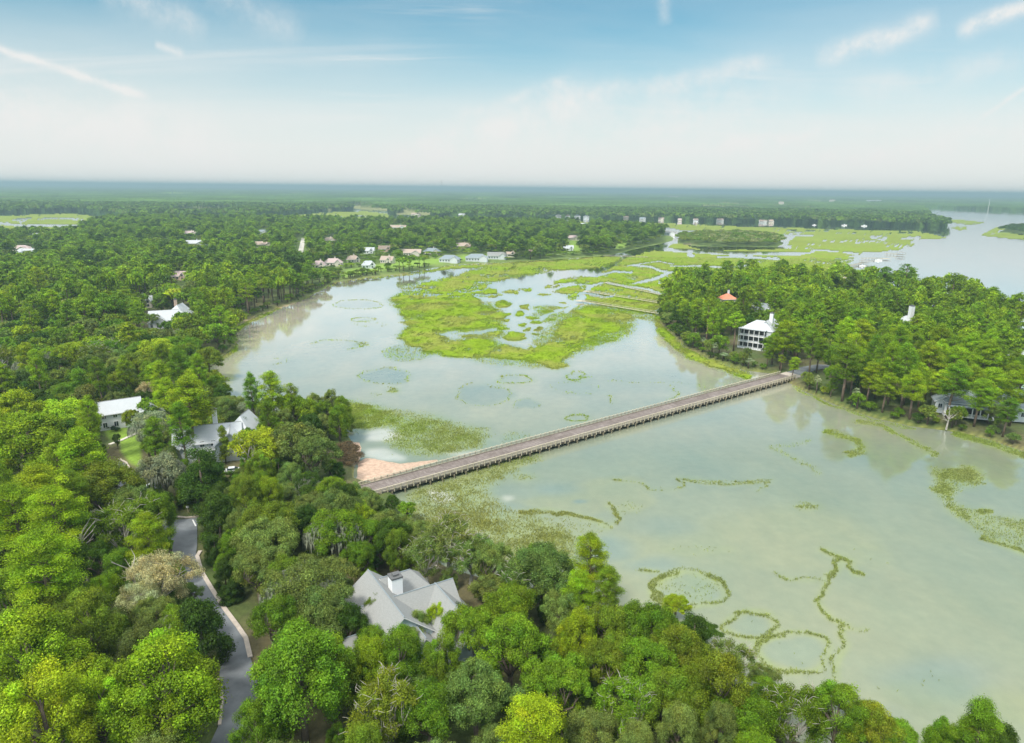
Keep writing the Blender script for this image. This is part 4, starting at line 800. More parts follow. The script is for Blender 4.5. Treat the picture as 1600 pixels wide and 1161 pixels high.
def boat(x, y, rot, label, s_=1.0):
    p = at(x, y, .0); root = empty('motor_boat', (p[0], p[1], 0), R(rot)); root.scale = (s_, s_, s_); tag(root, label, 'boat')
    mb = MB(); st = [(-3.5,1.1),(-1,1.25),(1.5,1.1),(3,.55),(3.9,.02)]; V = []
    for x_, w_ in st: V += [(x_,-w_,.9+max(0,x_)*.08),(x_,w_,.9+max(0,x_)*.08),(x_,w_*.6,-.2),(x_,-w_*.6,-.2)]
    Fs = []
    for i in range(4):
        b = i*4
        for k in range(4): Fs.append((b+k, b+(k+1)%4, b+4+(k+1)%4, b+4+k))
    Fs += [(0,3,2,1),(16,17,18,19)]; mb.add(V, Fs); mb.build('hull', M_TRIM, root)
    mb = MB(); mb.box(-.6, .8, -.5, .5, .9, 1.8); mb.build('console', M_TRIM, root); mb = MB(); mb.box(-1.2, 1.2, -.9, .9, 2.7, 2.8)
    for a_ in (-1, 1):
        for b_ in (-1, 1): mb.box(a_-.04, a_+.04, b_*.8-.04, b_*.8+.04, .9, 2.7)
    mb.build('canopy', ROOF['slate'], root); mb = MB(); mb.box(-4.1, -3.5, -.25, .25, .1, 1.5); mb.build('outboard_engine', ROOF['dark'], root)
boat(1347, 416, 10, 'small boat moored beside the nearest river shelter'); boat(1372, 407.5, 0, 'boat moored below the long river dock', 1.2); boat(1319, 352.5, 5, 'white boat on the far creek left of another', 1.8); boat(1350, 353.5, 0, 'white boat on the far creek, right hand one', 1.8); boat(1272, 352, 0, 'dark canopied boat on the far creek', 1.3)
# ------------------------------------------------------------------ landmarks on the horizon
p = at(741, 297); dd = np.hypot(*p)
root = empty('water_tower', (p[0], p[1], 0)); tag(root, 'white water tower standing on the horizon', 'water tower'); s_ = dd/F
mb = MB(); ztop = CAMH+ .9*s_
mb.tube([(0,0,0),(0,0,ztop-3*s_)], [.5*s_, .4*s_], 10); mb.build('stem', M_TRIM, root)
mb = MB(); mb.tube([(0,0,ztop-3.6*s_),(0,0,ztop-2.6*s_),(0,0,ztop-.8*s_),(0,0,ztop)], [.5*s_, 1.7*s_, 1.7*s_, .4*s_], 14); mb.build('tank', M_TRIM, root)
for (x, yb, yt, lab, wd) in [(690,300,283,'thin red and grey mast on the horizon left of the water tower',.35), (1543,333,316,'slender pale mast rising from the marsh at the right',.12), (585,297,287,'short faint mast on the horizon toward the left',.3)]:
    p = at(x, yb); dd = np.hypot(*p); s_ = dd/F; root = empty('radio_mast', (p[0], p[1], 0)); tag(root, lab, 'mast'); h = (yb-yt)*s_
    mb = MB()
    for k in range(3):
        t = 2*math.pi*k/3; mb.tube([(wd*s_*math.cos(t), wd*s_*math.sin(t), 0), (wd*.4*s_*math.cos(t), wd*.4*s_*math.sin(t), h)], .12*s_, 4)
    mb.build('lattice', M_TRIM if x > 1000 else M_BEAM, root); mb = MB(); mb.tube([(0,0,h),(0,0,h*1.05)], .1*s_, 5); mb.build('tip', M_TRIM, root)
# ------------------------------------------------------------------ cars, mailbox
def car(x, y, rot, mcol, label):
    p = at(x, y, 1.35); root = empty('parked_car', (p[0], p[1], 1.36), R(rot)); tag(root, label, 'car')
    mb = MB(); pr = [(-2.3,.35),(-2.35,.75),(-2.1,.95),(-1.2,1.0),(1.0,.98),(2.1,.8),(2.3,.6),(2.3,.35)]
    n = len(pr); V = [(a,-.88,b) for a,b in pr]+[(a,.88,b) for a,b in pr]; Fs = [(i,(i+1)%n,n+(i+1)%n,n+i) for i in range(n)]+[tuple(range(n))[::-1],tuple(range(n,2*n))]; mb.add(V,Fs); mb.build('body', mcol, root)
    mb = MB(); mb.add([(-1.8,-.8,.98),(1.0,-.8,.98),(1.0,.8,.98),(-1.8,.8,.98),(-1.3,-.65,1.45),(.2,-.65,1.45),(.2,.65,1.45),(-1.3,.65,1.45)],[(0,1,5,4),(1,2,6,5),(2,3,7,6),(3,0,4,7)]); mb.build('windows', M_GLASS, root)
    mb = MB(); mb.box(-1.32,.22,-.67,.67,1.451,1.49); mb.build('car_roof', mcol, root)
    for a in (-1.4, 1.45):
        for b in (-.85, .85):
            mb = MB(); mb.tube([(a,b-.1,.33),(a,b+.1,.33)], .33, 12); wh = mb.build('wheel', ROOF['dark'], root); mb = MB(); mb.tube([(a,b-.12,.33),(a,b+.12,.33)], .18, 10); mb.build('rim', M_TRIM, wh)
    mb = MB(); mb.box(2.28,2.33,-.8,-.45,.55,.72); mb.build('headlight', M_TRIM, root); mb = MB(); mb.box(2.28,2.33,.45,.8,.55,.72); mb.build('headlight', M_TRIM, root)
car(366, 738, 20, mat('car_white', (.75,.76,.77), .25, .5), 'white car with dark windows parked below the large white house'); car(237, 765, 60, mat('car_silver', (.7,.71,.72), .3, .5), 'white car glimpsed under the mossy grey tree')
p = at(294, 800); root = empty('mailbox', (p[0], p[1], 1.2)); tag(root, 'small white mailbox on a post at the head of the lane', 'mailbox'); mb = MB(); mb.box(-.06,.06,-.06,.06,0,1.1); mb.build('post', M_RAILW, root); mb = MB(); mb.box(-.3,.3,-.14,.14,1.1,1.42); mb.tube([(-.3,0,1.42),(.3,0,1.42)], .14, 10); mb.build('box', M_TRIM, root)
# ------------------------------------------------------------------ trees
TONE = {'lime': ('lime green', (.260, .395, .018)), 'green': ('mid green', (.150, .270, .020)), 'dull': ('grey green', (.180, .250, .050)), 'dark': ('dark green', (.060, .125, .014)),
        'olive': ('olive green', (.178, .262, .026)), 'yellow': ('yellow green', (.345, .455, .018)), 'tan': ('tan leaved', (.48, .44, .22)), 'moss': ('moss grey', (.30, .35, .19)), 'bronze': ('bronze green', (.150, .175, .034)), 'pine': ('bright green', (.200, .335, .020))}
def leafmat(name, src):
    m = bpy.data.materials.new(name); m.use_nodes = True; t = m.node_tree; t.nodes.clear(); o = t.nodes.new('ShaderNodeOutputMaterial')
    if src == 'object': c0 = t.nodes.new('ShaderNodeObjectInfo').outputs['Color']
    else: c0 = attr_color(t, 'tone').outputs['Color']
    a = attr_color(t, 'leaf'); v_ = t.nodes.new('ShaderNodeMix'); v_.data_type = 'RGBA'; v_.blend_type = 'MULTIPLY'; v_.inputs[0].default_value = 1
    t.links.new(c0, v_.inputs[6]); t.links.new(a.outputs['Color'], v_.inputs[7]); c = v_.outputs[2]
    d = t.nodes.new('ShaderNodeBsdfDiffuse'); tr = t.nodes.new('ShaderNodeBsdfTranslucent'); g_ = t.nodes.new('ShaderNodeBsdfGlossy'); g_.inputs['Roughness'].default_value = .5; g_.inputs['Color'].default_value = (.8, .9, .8, 1)
    m1 = t.nodes.new('ShaderNodeMixShader'); m1.inputs[0].default_value = .40; m2 = t.nodes.new('ShaderNodeMixShader'); m2.inputs[0].default_value = .012
    t.links.new(c, d.inputs[0]); t.links.new(c, tr.inputs[0]); t.links.new(d.outputs[0], m1.inputs[1]); t.links.new(tr.outputs[0], m1.inputs[2]); t.links.new(m1.outputs[0], m2.inputs[1]); t.links.new(g_.outputs[0], m2.inputs[2]); t.links.new(m2.outputs[0], o.inputs[0]); return m
LEAF = leafmat('foliage', 'object'); LEAFS = leafmat('foliage_mass', 'attr'); MOSSM = noisy('spanish_moss', (.27, .29, .20), .25, 2)
BARK = noisy('bark', (.14, .11, .085), .35, 1.5, .95, .3); PALEBARK = noisy('pale_bark', (.36, .33, .28), .3, 1.5, .95, .2); PINEBARK = noisy('pine_bark', (.20, .14, .10), .35, 1.5, .95, .3)
rg = np.random.default_rng(11)
def leaves(cl, rad, per, size, upb=.45, inner=.25, leafasp=.62, seed=0, cvar=.14):
    """small leaf sprays scattered over clumps: cl (n,3) centres, rad (n,3) radii"""
    r = np.random.default_rng(seed); n = len(cl); idx = np.repeat(np.arange(n), per); N_ = len(idx)
    d = r.normal(size=(N_, 3)); d[:, 2] += upb*.9; d /= np.linalg.norm(d, axis=1)[:, None]
    rr = np.where(r.random(N_) < inner, r.random(N_)*.7+.1, .74+.50*r.random(N_)**1.6)[:, None]
    lump = 1+.16*np.sin(d[:, :1]*7+idx[:, None]*1.7)*np.sin(d[:, 1:2]*6+idx[:, None])
    p = cl[idx]+d*rad[idx]*rr*lump
    nrm = d*.75+r.normal(size=(N_, 3))*.42; nrm[:, 2] += .25; nrm /= np.linalg.norm(nrm, axis=1)[:, None]
    a = np.cross(nrm, r.normal(size=(N_, 3))); a /= np.linalg.norm(a, axis=1)[:, None]; b = np.cross(nrm, a)
    s_ = size*(.6+.8*r.random(N_))[:, None]; a = a*s_*.5; b = b*s_*.5*leafasp
    q = np.stack([p-a, p-b*1.0+a*.15, p+a, p+b*1.0+a*.1], 1)
    cv = 1+cvar*r.normal(size=n); v_ = np.clip(cv[idx]*(1+.30*r.normal(size=N_)), .3, 2.1)
    hue = r.normal(size=N_)*.05+(r.normal(size=n)*.06)[idx]; col = np.stack([v_*(1+hue), v_, v_*(1-hue)], 1); return q, col
def curve(p0, p1, r0, r1, sag, r, seg=4):
    p0, p1 = np.array(p0), np.array(p1); pts = []; rad = []
    off = np.array([r.uniform(-1, 1), r.uniform(-1, 1), sag])*np.linalg.norm(p1-p0)*.12
    for i in range(seg+1):
        t = i/seg; pts.append(p0*(1-t)+p1*t+off*math.sin(math.pi*t)); rad.append(r0*(1-t)+r1*t)
    return pts, rad
def make(kind, seed, lod=0):
    """returns (crown quads, colours, trunk MB, height, radius)"""
    r = random.Random(seed*7+1); tb = MB(); cl = []; rd = []; ns = 8 if lod <= 0 else 5
    f = {-1: 4.2, 0: 2.0, 1: .36, 2: .06}[lod]; sz = {-1: .52, 0: .74, 1: 1.6, 2: 3.4}[lod]
    def pack(per, size, **kw):
        c = np.array(cl); q = np.array(rd)
        if lod == 2 and len(c) > 9:
            k = np.array(sorted(range(len(c)), key=lambda i: -c[i][2]))[:max(9, int(len(c)*.5))]; c, q = c[k], q[k]*1.25
            return leaves(c, q, max(5, int(per*f*1.8)), size*sz, seed=seed, **kw)
        return leaves(c, q, max(6, int(per*f)), size*sz, seed=seed, **kw)
    if kind in 'OSTYA':                               # spreading crowns: live oak, mossy oak, tan, yellow, bare-limbed
        R_, H = 6.0, 12.0; n = 74 if kind in 'OST' else 56; fork = (r.uniform(-.4,.4), r.uniform(-.4,.4), 2.6)
        tb.tube([(0,0,-.8),(0,0,.4),fork], [.62,.5,.42], ns)
        lobes = [(r.uniform(0, 6.28), r.uniform(.35, .95)) for _ in range(7)]
        for i in range(n):
            t = r.uniform(0, 6.283); u_ = math.sqrt(r.random()); k = 1+.18*math.sin(3*t+seed)+.12*math.sin(5*t+seed*2); x, y = R_*.86*k*u_*math.cos(t), R_*.86*k*u_*math.sin(t)
            dome = math.sqrt(max(0, 1-(u_*.93)**2)); z = 5.0+5.6*dome*r.uniform(.82, 1.06) if r.random() < .8 else 3.8+4*dome*r.random()
            s_ = r.uniform(.7, 1.45); z += (.5 if r.random() < .25 else 0); cl.append((x, y, z)); rd.append((s_, s_, s_*r.uniform(.6, .95)))
        nl = 9
        for i in range(nl):
            t = 2*math.pi*i/nl+r.uniform(-.3, .3); e = (R_*.5*math.cos(t), R_*.5*math.sin(t), r.uniform(5, 7.5)); pt, ra = curve(fork, e, .26, .12, .8, r); tb.tube(pt, ra, ns-2)
            for j in range(4 if lod <= 0 else 1):
                c_ = cl[r.randrange(n)] if kind != 'A' else min(cl, key=lambda c: (c[0]-e[0]*1.5)**2+(c[1]-e[1]*1.5)**2+r.uniform(0, 12))
                k2 = 1.0 if kind == 'A' else .95
                if math.dist(c_, e) < 6: pt, ra = curve(e, (c_[0]*k2, c_[1]*k2, c_[2]+(.45 if kind == 'A' else 0)), .10, .03, .6, r); tb.tube(pt, ra, 5)
        if kind == 'A' and lod <= 0:                  # crooked pale twigs standing through the leaves
            for i in range(80):
                c_ = cl[r.randrange(n)]; x0, y0, z0_ = c_; t = r.uniform(0, 6.28); z0_ += .75
                p1 = (x0+math.cos(t)*1.1, y0+math.sin(t)*1.1, z0_+.25*r.random()); p2 = (p1[0]+math.cos(t+r.uniform(-1.6,1.6))*.8, p1[1]+math.sin(t+r.uniform(-1.6,1.6))*.8, p1[2]+r.uniform(-.2,.4)); tb.tube([(x0,y0,z0_-.6), p1, p2], [.055,.04,.02], 4)
        per = {'O': 150, 'S': 140, 'T': 95, 'Y': 120, 'A': 95}[kind]
        q, c = pack(per, .44 if kind != 'T' else .36, cvar=.16)
    elif kind == 'B':
        R_, H = 5.0, 14.0; tb.tube([(0,0,-.8),(0,0,3),(.2,.1,7),(.1,0,11)], [.38,.32,.22,.08], ns)
        for i in range(70):
            z = 3.2+10.0*r.random()**.8; k = math.sin(math.pi*min(1, (z-1.2)/12.6))**.6*R_*.84; t = r.uniform(0, 6.28); u_ = r.uniform(.6, 1); cl.append((k*u_*math.cos(t), k*u_*math.sin(t), z)); s_ = r.uniform(.6, 1.35); rd.append((s_*.9, s_*.9, s_*1.05))
            if i % 4 == 0: pt, ra = curve((0,0,z*.6), cl[-1], .12, .04, .5, r); tb.tube(pt, ra, 5)
        cl.append((0,0,12.9)); rd.append((1.3,1.3,1.1)); q, c = pack(175, .36, cvar=.16)
    elif kind == 'M':
        R_, H = 3.8, 10.0; tb.tube([(0,0,-.8),(0,0,9)], [.3,.08], ns)
        for i in range(36):
            z = 1.2+8.2*r.random(); k = (1-((z-3.0)/8.2)**2 if z > 3 else .95)*R_*.8; t = r.uniform(0, 6.28); u_ = r.uniform(.55, 1); cl.append((k*u_*math.cos(t), k*u_*math.sin(t), z)); s_ = r.uniform(.8, 1.25); rd.append((s_, s_, s_*.9))
        q, c = pack(190, .42)
    elif kind == 'C':
        R_, H = 2.4, 12.0; tb.tube([(0,0,-.8),(0,0,11)], [.22,.06], ns)
        for i in range(26):
            z = 2.0+9.6*r.random(); k = max(.25, (1-(z-2)/11))*R_*.8; t = r.uniform(0, 6.28); cl.append((k*r.random()*math.cos(t), k*r.random()*math.sin(t), z)); s_ = r.uniform(.6, .95); rd.append((s_, s_, s_))
        q, c = pack(130, .34)
    elif kind in 'PQ':                                # pines: flat needle puffs at the ends of crooked limbs
        R_, H = 4.0, 22.0; lean = (r.uniform(-.8,.8), r.uniform(-.8,.8)); top = (lean[0], lean[1], 20.5)
        tb.tube([(0,0,-.8),(lean[0]*.2,lean[1]*.3,7),(lean[0]*.7,lean[1]*.7,14),top], [.36,.30,.22,.07], ns)
        n = 50 if kind == 'P' else 26; zb = 9.5 if kind == 'P' else 13.5
        for i in range(n):
            tz = (i+.5)/n; z = zb+(21.3-zb)*tz+r.uniform(-.5, .5); k = R_*.85*(math.sin(math.pi*min(1, .22+.72*tz))**.8)*r.uniform(.45, 1.05); t = i*2.4+r.uniform(-.5, .5)
            if i > n-4: k *= .3
            c_ = (lean[0]*z/20+k*math.cos(t), lean[1]*z/20+k*math.sin(t), z); s_ = r.uniform(.85, 1.45); cl.append(c_); rd.append((s_, s_, s_*.72))
            if lod < 2: pt, ra = curve((lean[0]*z/20, lean[1]*z/20, z-1.6), (c_[0], c_[1], z-.2), .10, .04, -.5, r, 3); tb.tube(pt, ra, 5 if lod <= 0 else 3)
            if r.random() < .45: cl.append((c_[0]*.6, c_[1]*.6, z-.3)); rd.append((s_*.8, s_*.8, s_*.5))
        q, c = pack(150, .38, upb=.8, leafasp=.45, cvar=.2)
    elif kind == 'H':                                 # waterside shrub
        R_, H = 2.6, 3.4; 
        for i in range(5): t = i*1.3; tb.tube([(0,0,-.4),(.9*math.cos(t),.9*math.sin(t),1.8)], [.1,.04], 4)
        for i in range(18):
            t = r.uniform(0, 6.28); u_ = math.sqrt(r.random()); cl.append((2*u_*math.cos(t), 2*u_*math.sin(t), .8+1.9*math.sqrt(1-u_*u_*.8)*r.uniform(.7,1))); s_ = r.uniform(.5,.9); rd.append((s_,s_,s_*.8))
        q, c = pack(90, .34)
    if kind == 'S' and lod < 2:                       # moss strands
        pass
    return q, c, tb, H, R_
def fronds(seed):                                     # cabbage palm crown: arching fan leaves
    r = np.random.default_rng(seed); Q = []; Cc = []
    for i in range(30):
        t = r.uniform(0, 6.28); el = r.uniform(-.7, 1.2); L_ = r.uniform(1.3, 1.9); dx = np.array([math.cos(t)*math.cos(el), math.sin(t)*math.cos(el), math.sin(el)]); sd2 = np.array([-math.sin(t), math.cos(t), 0]); base = np.array([0, 0, 5.6]); tip = base+dx*L_
        for k in range(7):
            a_ = (k-3)*.32; d2 = dx*math.cos(a_)+sd2*math.sin(a_); e_ = base+dx*L_*.45+d2*L_*.62+np.array([0, 0, -.22*L_]); m_ = base+dx*L_*.45+d2*L_*.25; w2 = sd2*.09+np.array([0,0,.04])
            Q.append([base+dx*L_*.40, m_-w2, e_, m_+w2]); v_ = r.uniform(.8, 1.25); Cc.append([v_, v_, v_])
    tb = MB(); tb.tube([(0,0,-.6),(.1,0,2.5),(0,0,5.5)], [.24,.2,.2], 8); return np.array(Q), np.array(Cc), tb, 6.5, 2.0
KINDNAME = {'O': ('live_oak', 'oak tree', 'oak'), 'S': ('live_oak', 'oak tree', 'oak draped in moss'), 'A': ('live_oak', 'oak tree', 'bare limbed oak'), 'T': ('flowering_tree', 'tree', 'feathery tree'), 'Y': ('broadleaf_tree', 'tree', 'airy tree'), 'B': ('broadleaf_tree', 'tree', 'bushy tree'), 'M': ('magnolia_tree', 'magnolia', 'dense magnolia'), 'C': ('cypress_tree', 'tree', 'narrow tree'), 'P': ('pine_tree', 'pine tree', 'pine'), 'Q': ('pine_tree', 'pine tree', 'thin topped pine'), 'H': ('shrub', 'shrub', 'shrub'), 'L': ('palmetto_palm', 'palm', 'palm')}
NV = {'O': 5, 'S': 2, 'A': 2, 'T': 1, 'Y': 2, 'B': 4, 'M': 2, 'C': 2, 'P': 5, 'Q': 2, 'H': 3, 'L': 2}
PROTO = {}
def proto(kind, var, lod):
    k = (kind, var, lod)
    if k not in PROTO:
        q, c, tb, H, R_ = fronds(var) if kind == 'L' else make(kind, var+1, lod)
        bk = PINEBARK if kind in 'PQ' else PALEBARK if kind in 'AYTS' else BARK
        cm_ = qmesh('crown', q, LEAF, {'leaf': c}); mo = None
        if kind == 'S' and lod <= 0:
            r = np.random.default_rng(var); n = 900; t = r.random(n)*6.28; rr = 6.2*np.sqrt(r.random(n)); x, y = rr*np.cos(t), rr*np.sin(t); z = 4.6+5.6*np.sqrt(np.clip(1-(rr/6.6)**2, 0, 1))+.3*r.random(n); h = .9+1.6*r.random(n); a = r.random(n)*3.14; w_ = .10+.10*r.random(n)
            mo = qmesh('moss', np.stack([np.stack([x-w_*np.cos(a), y-w_*np.sin(a), z], -1), np.stack([x+w_*np.cos(a), y+w_*np.sin(a), z], -1), np.stack([x+w_*.3, y, z-h], -1), np.stack([x-w_*.3, y, z-h*.9], -1)], 1), MOSSM)
        PROTO[k] = (cm_, tb.mesh('trunk', bk, True), mo, H, R_, q, c)
    return PROTO[k]
TREES = []                                            # x, y, radius, height, kind, tone
def hand(x, y, r, kind, tone, hm=None):
    z = {'P': 17, 'Q': 18, 'L': 5, 'H': 2, 'M': 5}.get(kind, 8)
    for _ in range(3):
        p = P(x, y, z); dd = math.dist(p, (0, 0, CAMH)); Rm = r*dd/F
        if kind in 'PQ': h = hm or 21; z = h*.78
        elif kind in 'L': h = hm or 6.5; z = h*.85
        elif kind == 'H': h = Rm*1.3; z = h*.6
        elif kind == 'M': h = hm or min(15, Rm*2.3); z = h*.55
        elif kind == 'C': h = hm or min(15, Rm*4); z = h*.6
        elif kind == 'B': h = hm or max(8, min(18, Rm*2.0+3)); z = h*.62
        else: h = hm or max(7, min(17, Rm*1.25+5)); z = h*.66
    fz = z/h
    for _ in range(14):
        if float(lookup(land, np.array([p[0]]), np.array([p[1]]))[0]) > .6: break
        h *= .93; p = P(x, y, h*fz)
    Rm = r*math.dist(p, (0, 0, CAMH))/F
    if kind in 'PQ': Rm = min(Rm, h*.30)
    TREES.append((float(p[0]), float(p[1]), Rm, h, kind, tone, True))
for a in [ # left foreground
 (30,650,42,'B','lime'),(99,652,36,'Y','yellow'),(45,695,62,'B','lime'),(130,705,52,'P','lime'),(135,637,26,'M','bronze'),(232,615,20,'T','tan'),(258,600,12,'L','moss',8),(294,622,36,'P','lime',24),(285,660,22,'P','green',20),
 (234,668,30,'S','moss'),(255,738,34,'S','moss'),(405,700,42,'Y','yellow'),(315,752,46,'M','dark'),(350,694,15,'C','olive'),(426,608,25,'P','lime',20),(457,622,16,'Q','lime',17),(357,636,20,'B','olive',7),(385,642,16,'S','moss',8),
 (462,690,46,'O','dull'),(490,712,38,'O','dull'),(470,642,30,'O','green'),(482,668,22,'O','dark'),(339,792,28,'M','dark'),(385,782,32,'B','olive'),(420,780,28,'B','lime'),(425,822,50,'O','olive'),(60,770,70,'P','lime'),(168,765,52,'O','olive'),(204,792,34,'O','dull'),(245,812,34,'B','green'),
 (30,800,52,'P','lime'),(95,800,44,'P','lime'),(70,880,60,'P','lime'),(196,826,50,'A','olive'),(130,850,40,'O','green'),(250,908,50,'T','tan'),(228,940,34,'T','tan'),(165,928,24,'Y','yellow'),(140,984,48,'B','olive'),(228,1025,40,'B','bronze'),(315,1000,46,'M','dark'),(45,1040,78,'B','lime'),(118,1068,52,'Y','lime'),(262,1078,86,'B','lime'),(470,1068,84,'B','green'),
 (343,815,34,'M','dark'),(418,848,52,'O','dull'),(403,892,44,'O','dull'),(470,925,62,'S','dull'),(515,960,55,'O','dull'),(440,975,48,'O','green'),(336,862,20,'M','dark'),(352,905,18,'M','dark'),(70,1135,70,'B','lime'),(160,1120,50,'B','lime'),(400,1150,40,'B','green'),(20,930,45,'O','green'),(75,965,40,'O','olive'),
 # middle foreground
 (521,905,40,'O','dull'),(528,800,40,'O','dull'),(572,785,26,'O','dull',8),(556,806,26,'Y','yellow'),(606,826,36,'O','dull',9),(521,834,48,'S','green'),(652,838,30,'O','dull',8),(700,845,50,'A','dull'),(668,872,40,'A','dull'),(735,868,40,'A','dull'),(765,882,38,'O','dull'),(850,895,60,'O','dull'),(815,915,42,'A','dull'),(927,872,34,'P','lime',17),(905,925,32,'P','lime',13),(945,918,28,'P','green',13),
 (586,958,20,'O','green',9),(608,975,24,'B','green',7),(683,972,20,'Y','yellow',8),(540,985,42,'O','dark'),(797,950,45,'O','green'),(735,990,48,'O','green'),(797,1012,60,'O','green'),(878,957,38,'O','dull'),(902,1005,40,'B','lime'),(950,985,45,'O','olive'),(1007,985,50,'O','green'),(625,1035,44,'B','green'),(580,1050,42,'B','lime'),(525,1055,48,'B','green'),
 (605,1112,60,'A','olive'),(668,1112,50,'O','green'),(745,1085,58,'O','dull'),(822,1135,66,'P','lime',16),(878,1075,52,'O','green'),(955,1042,45,'O','olive'),(1007,1048,55,'O','green'),(972,1112,52,'A','green'),(1040,1094,50,'O','olive'),(690,1040,40,'B','green'),(650,985,26,'O','dull',8),
 (1022,995,40,'O','green'),(1056,950,26,'B','lime'),(1094,992,34,'O','dark'),(1056,1024,50,'O','olive'),(1138,1040,36,'A','dull'),(1124,1092,56,'B','olive'),(1075,1090,50,'O','green'),(1206,1092,36,'O','green'),(1240,1124,50,'A','green'),(1315,1095,25,'O','green'),(1307,1128,46,'B','green'),(1356,1142,40,'O','olive'),(1405,1158,35,'O','green'),(1536,1152,32,'P','green',18),(1500,1168,22,'P','green',15),(1165,1130,50,'O','green'),(1190,1060,24,'O','dull'),
 # island trees that stand out
 (1418,428,26,'Q','green',27),(1442,452,24,'Q','green',26),(1492,447,19,'Q','green',28),(1512,463,16,'Q','green',25),(1545,466,24,'P','green',25),(1380,430,26,'P','green',25),(1335,434,24,'P','green',24),(1175,415,24,'P','green',22),(1138,418,20,'P','green',20),(1590,478,20,'Q','green',25),(1290,485,42,'P','lime',22),(1350,520,46,'P','lime',23),(1255,465,30,'P','green',21),(1240,568,22,'P','lime',16),(1222,564,14,'Q','lime',11),(1360,585,24,'P','lime',16),(1385,600,26,'P','lime',17),(1300,600,26,'P','green',20),(1150,505,20,'Q','lime',19),(1455,560,34,'P','lime',22),(1540,555,34,'P','lime',22),(1555,600,26,'P','lime',19),(1490,590,30,'P','green',20),(1430,600,26,'P','lime',20),(1325,560,36,'P','green',22),(1410,530,36,'P','lime',22),(1200,550,24,'P','green',20),(1225,520,30,'P','lime',22),(1105,480,22,'P','lime',18),(1075,490,20,'P','green',17),(1060,500,18,'O','dark',11),
 (1045,498,14,'O','dull',9),(1085,525,9,'L','moss',6),(1130,556,10,'L','moss',6),(1170,566,11,'L','moss',6),(365,500,10,'L','moss',7),(345,488,10,'L','moss',7),(1590,600,26,'P','lime',20),(1532,612,20,'P','pine',17),(1496,648,12,'O','green',7),(1560,650,16,'O','dull',9),(1575,640,20,'P','green',15),(262,512,13,'O','green',9),(285,500,16,'O','green',12),(240,500,12,'O','dull',9),(1168,552,8,'O','dull',6),(205,655,14,'O','olive',8),(183,690,7,'O','dull',5)]:
    hand(*a)
HANDN = len(TREES)
# areas of the photograph that stay open: nearer trees may not stand in front of them (x0,y0,x1,y1, distance)
KEEP = [(556,890,715,948,112),(603,890,640,915,118),(160,630,196,680,205),(196,640,215,660,205),(172,680,218,745,190),(186,718,206,752,170),(272,812,312,860,140),(306,860,322,900,135),(318,905,335,940,125),(335,945,372,985,115),(350,985,392,1040,106),(352,1040,396,1100,98),(350,1100,380,1161,92),(290,895,315,915,125),
 (283,680,330,712,190),(350,655,368,735,185),(234,484,268,512,398),(258,470,286,492,398),(1146,505,1186,548,345),(1176,484,1198,505,345),(1300,416,1332,450,470),(1128,455,1146,466,430),(1180,470,1192,480,370),(1412,478,1424,494,330),(1482,602,1508,628,222),(1582,515,1600,550,290),(1575,580,1600,640,225),(1205,578,1250,600,282),(1258,575,1285,582,290),
 (660,392,802,412,760),(625,388,658,402,770),(592,382,610,394,800),(663,385,688,395,830),(545,402,562,412,720),(508,408,536,418,690),(492,412,506,420,690),(597,400,612,412,740),(568,412,582,420,700),(463,372,478,402,1060),(505,370,525,380,900),(606,350,640,358,1100),(715,377,732,388,900),(402,376,424,388,780),(404,358,418,366,950),(287,360,306,368,950),(290,376,322,385,830),(18,384,60,398,780),(888,364,903,376,880),(885,376,902,392,830),(1036,360,1054,368,950),(570,390,584,397,800),(905,344,922,352,1150),(275,430,290,438,520),(580,425,640,432,640)]
KEEP = [k_ if k_[4] < 500 or k_[1] > 470 else (*k_[:4], max(k_[4], at((k_[0]+k_[2])/2, k_[3])[1]-1)) for k_ in KEEP]
KEEP = [k_ if k_[4] < 480 else (k_[0]+(k_[2]-k_[0])*.2, k_[1]+(k_[3]-k_[1])*.1, k_[2]-(k_[2]-k_[0])*.2, k_[3]-(k_[3]-k_[1])*.3, k_[4]) for k_ in KEEP]
KEEP += [(552,690,600,752,168),(585,745,650,778,152),(500,640,550,720,190),(600,772,640,800,140)]
def blocked(x, y, r_, h):
    cx_, cy_ = proj(x, y, h*.62); dd = math.hypot(x, y, CAMH); rp = r_*F/dd; vp = (h*.42)*F/dd
    for x0, y0, x1, y1, yd in KEEP:
        if y < yd+1 and cx_+rp > x0 and cx_-rp < x1 and cy_+vp > y0 and cy_-vp < y1: return True
    return False
occ = {}
def free(x, y, d):
    g_ = 8
    for i in range(int(x//g_)-2, int(x//g_)+3):
        for j in range(int(y//g_)-2, int(y//g_)+3):
            for (a, b, c_) in occ.get((i, j), ()):
                if (a-x)**2+(b-y)**2 < (c_*.5+d*.5)**2: return False
    return True
def occupy(x, y, d): occ.setdefault((int(x//8), int(y//8)), []).append((x, y, d))
occ2 = {}
def under_free(x, y, r_):
    for i in range(int(x//8)-2, int(x//8)+3):
        for j in range(int(y//8)-2, int(y//8)+3):
            for (a, b, c_) in occ.get((i, j), ()):
                if (a-x)**2+(b-y)**2 < (c_*.52)**2: return False
            for (a, b, c_) in occ2.get((i, j), ()):
                if (a-x)**2+(b-y)**2 < ((c_+r_)*.62)**2: return False
    return True
for t in TREES: occupy(t[0], t[1], t[2]*1.15)
HX = [(h[0], h[1], h[2]) for h in HOUSES]
def near_house(x, y, e=2.0):
    for a, b, c_ in HX:
        if abs(a-x) < c_+e and abs(b-y) < c_+e and math.hypot(a-x, b-y) < c_*.85+e: return True
    return False
mainm = pmask(MAINLAND).astype(float); islm = pmask(ISLAND).astype(float); hamm = (pmask(HAMMOCK) | pmask(POINT)).astype(float); roadm = blur(ROADM, 3, 2); lawnm = LW
fr = random.Random(77)
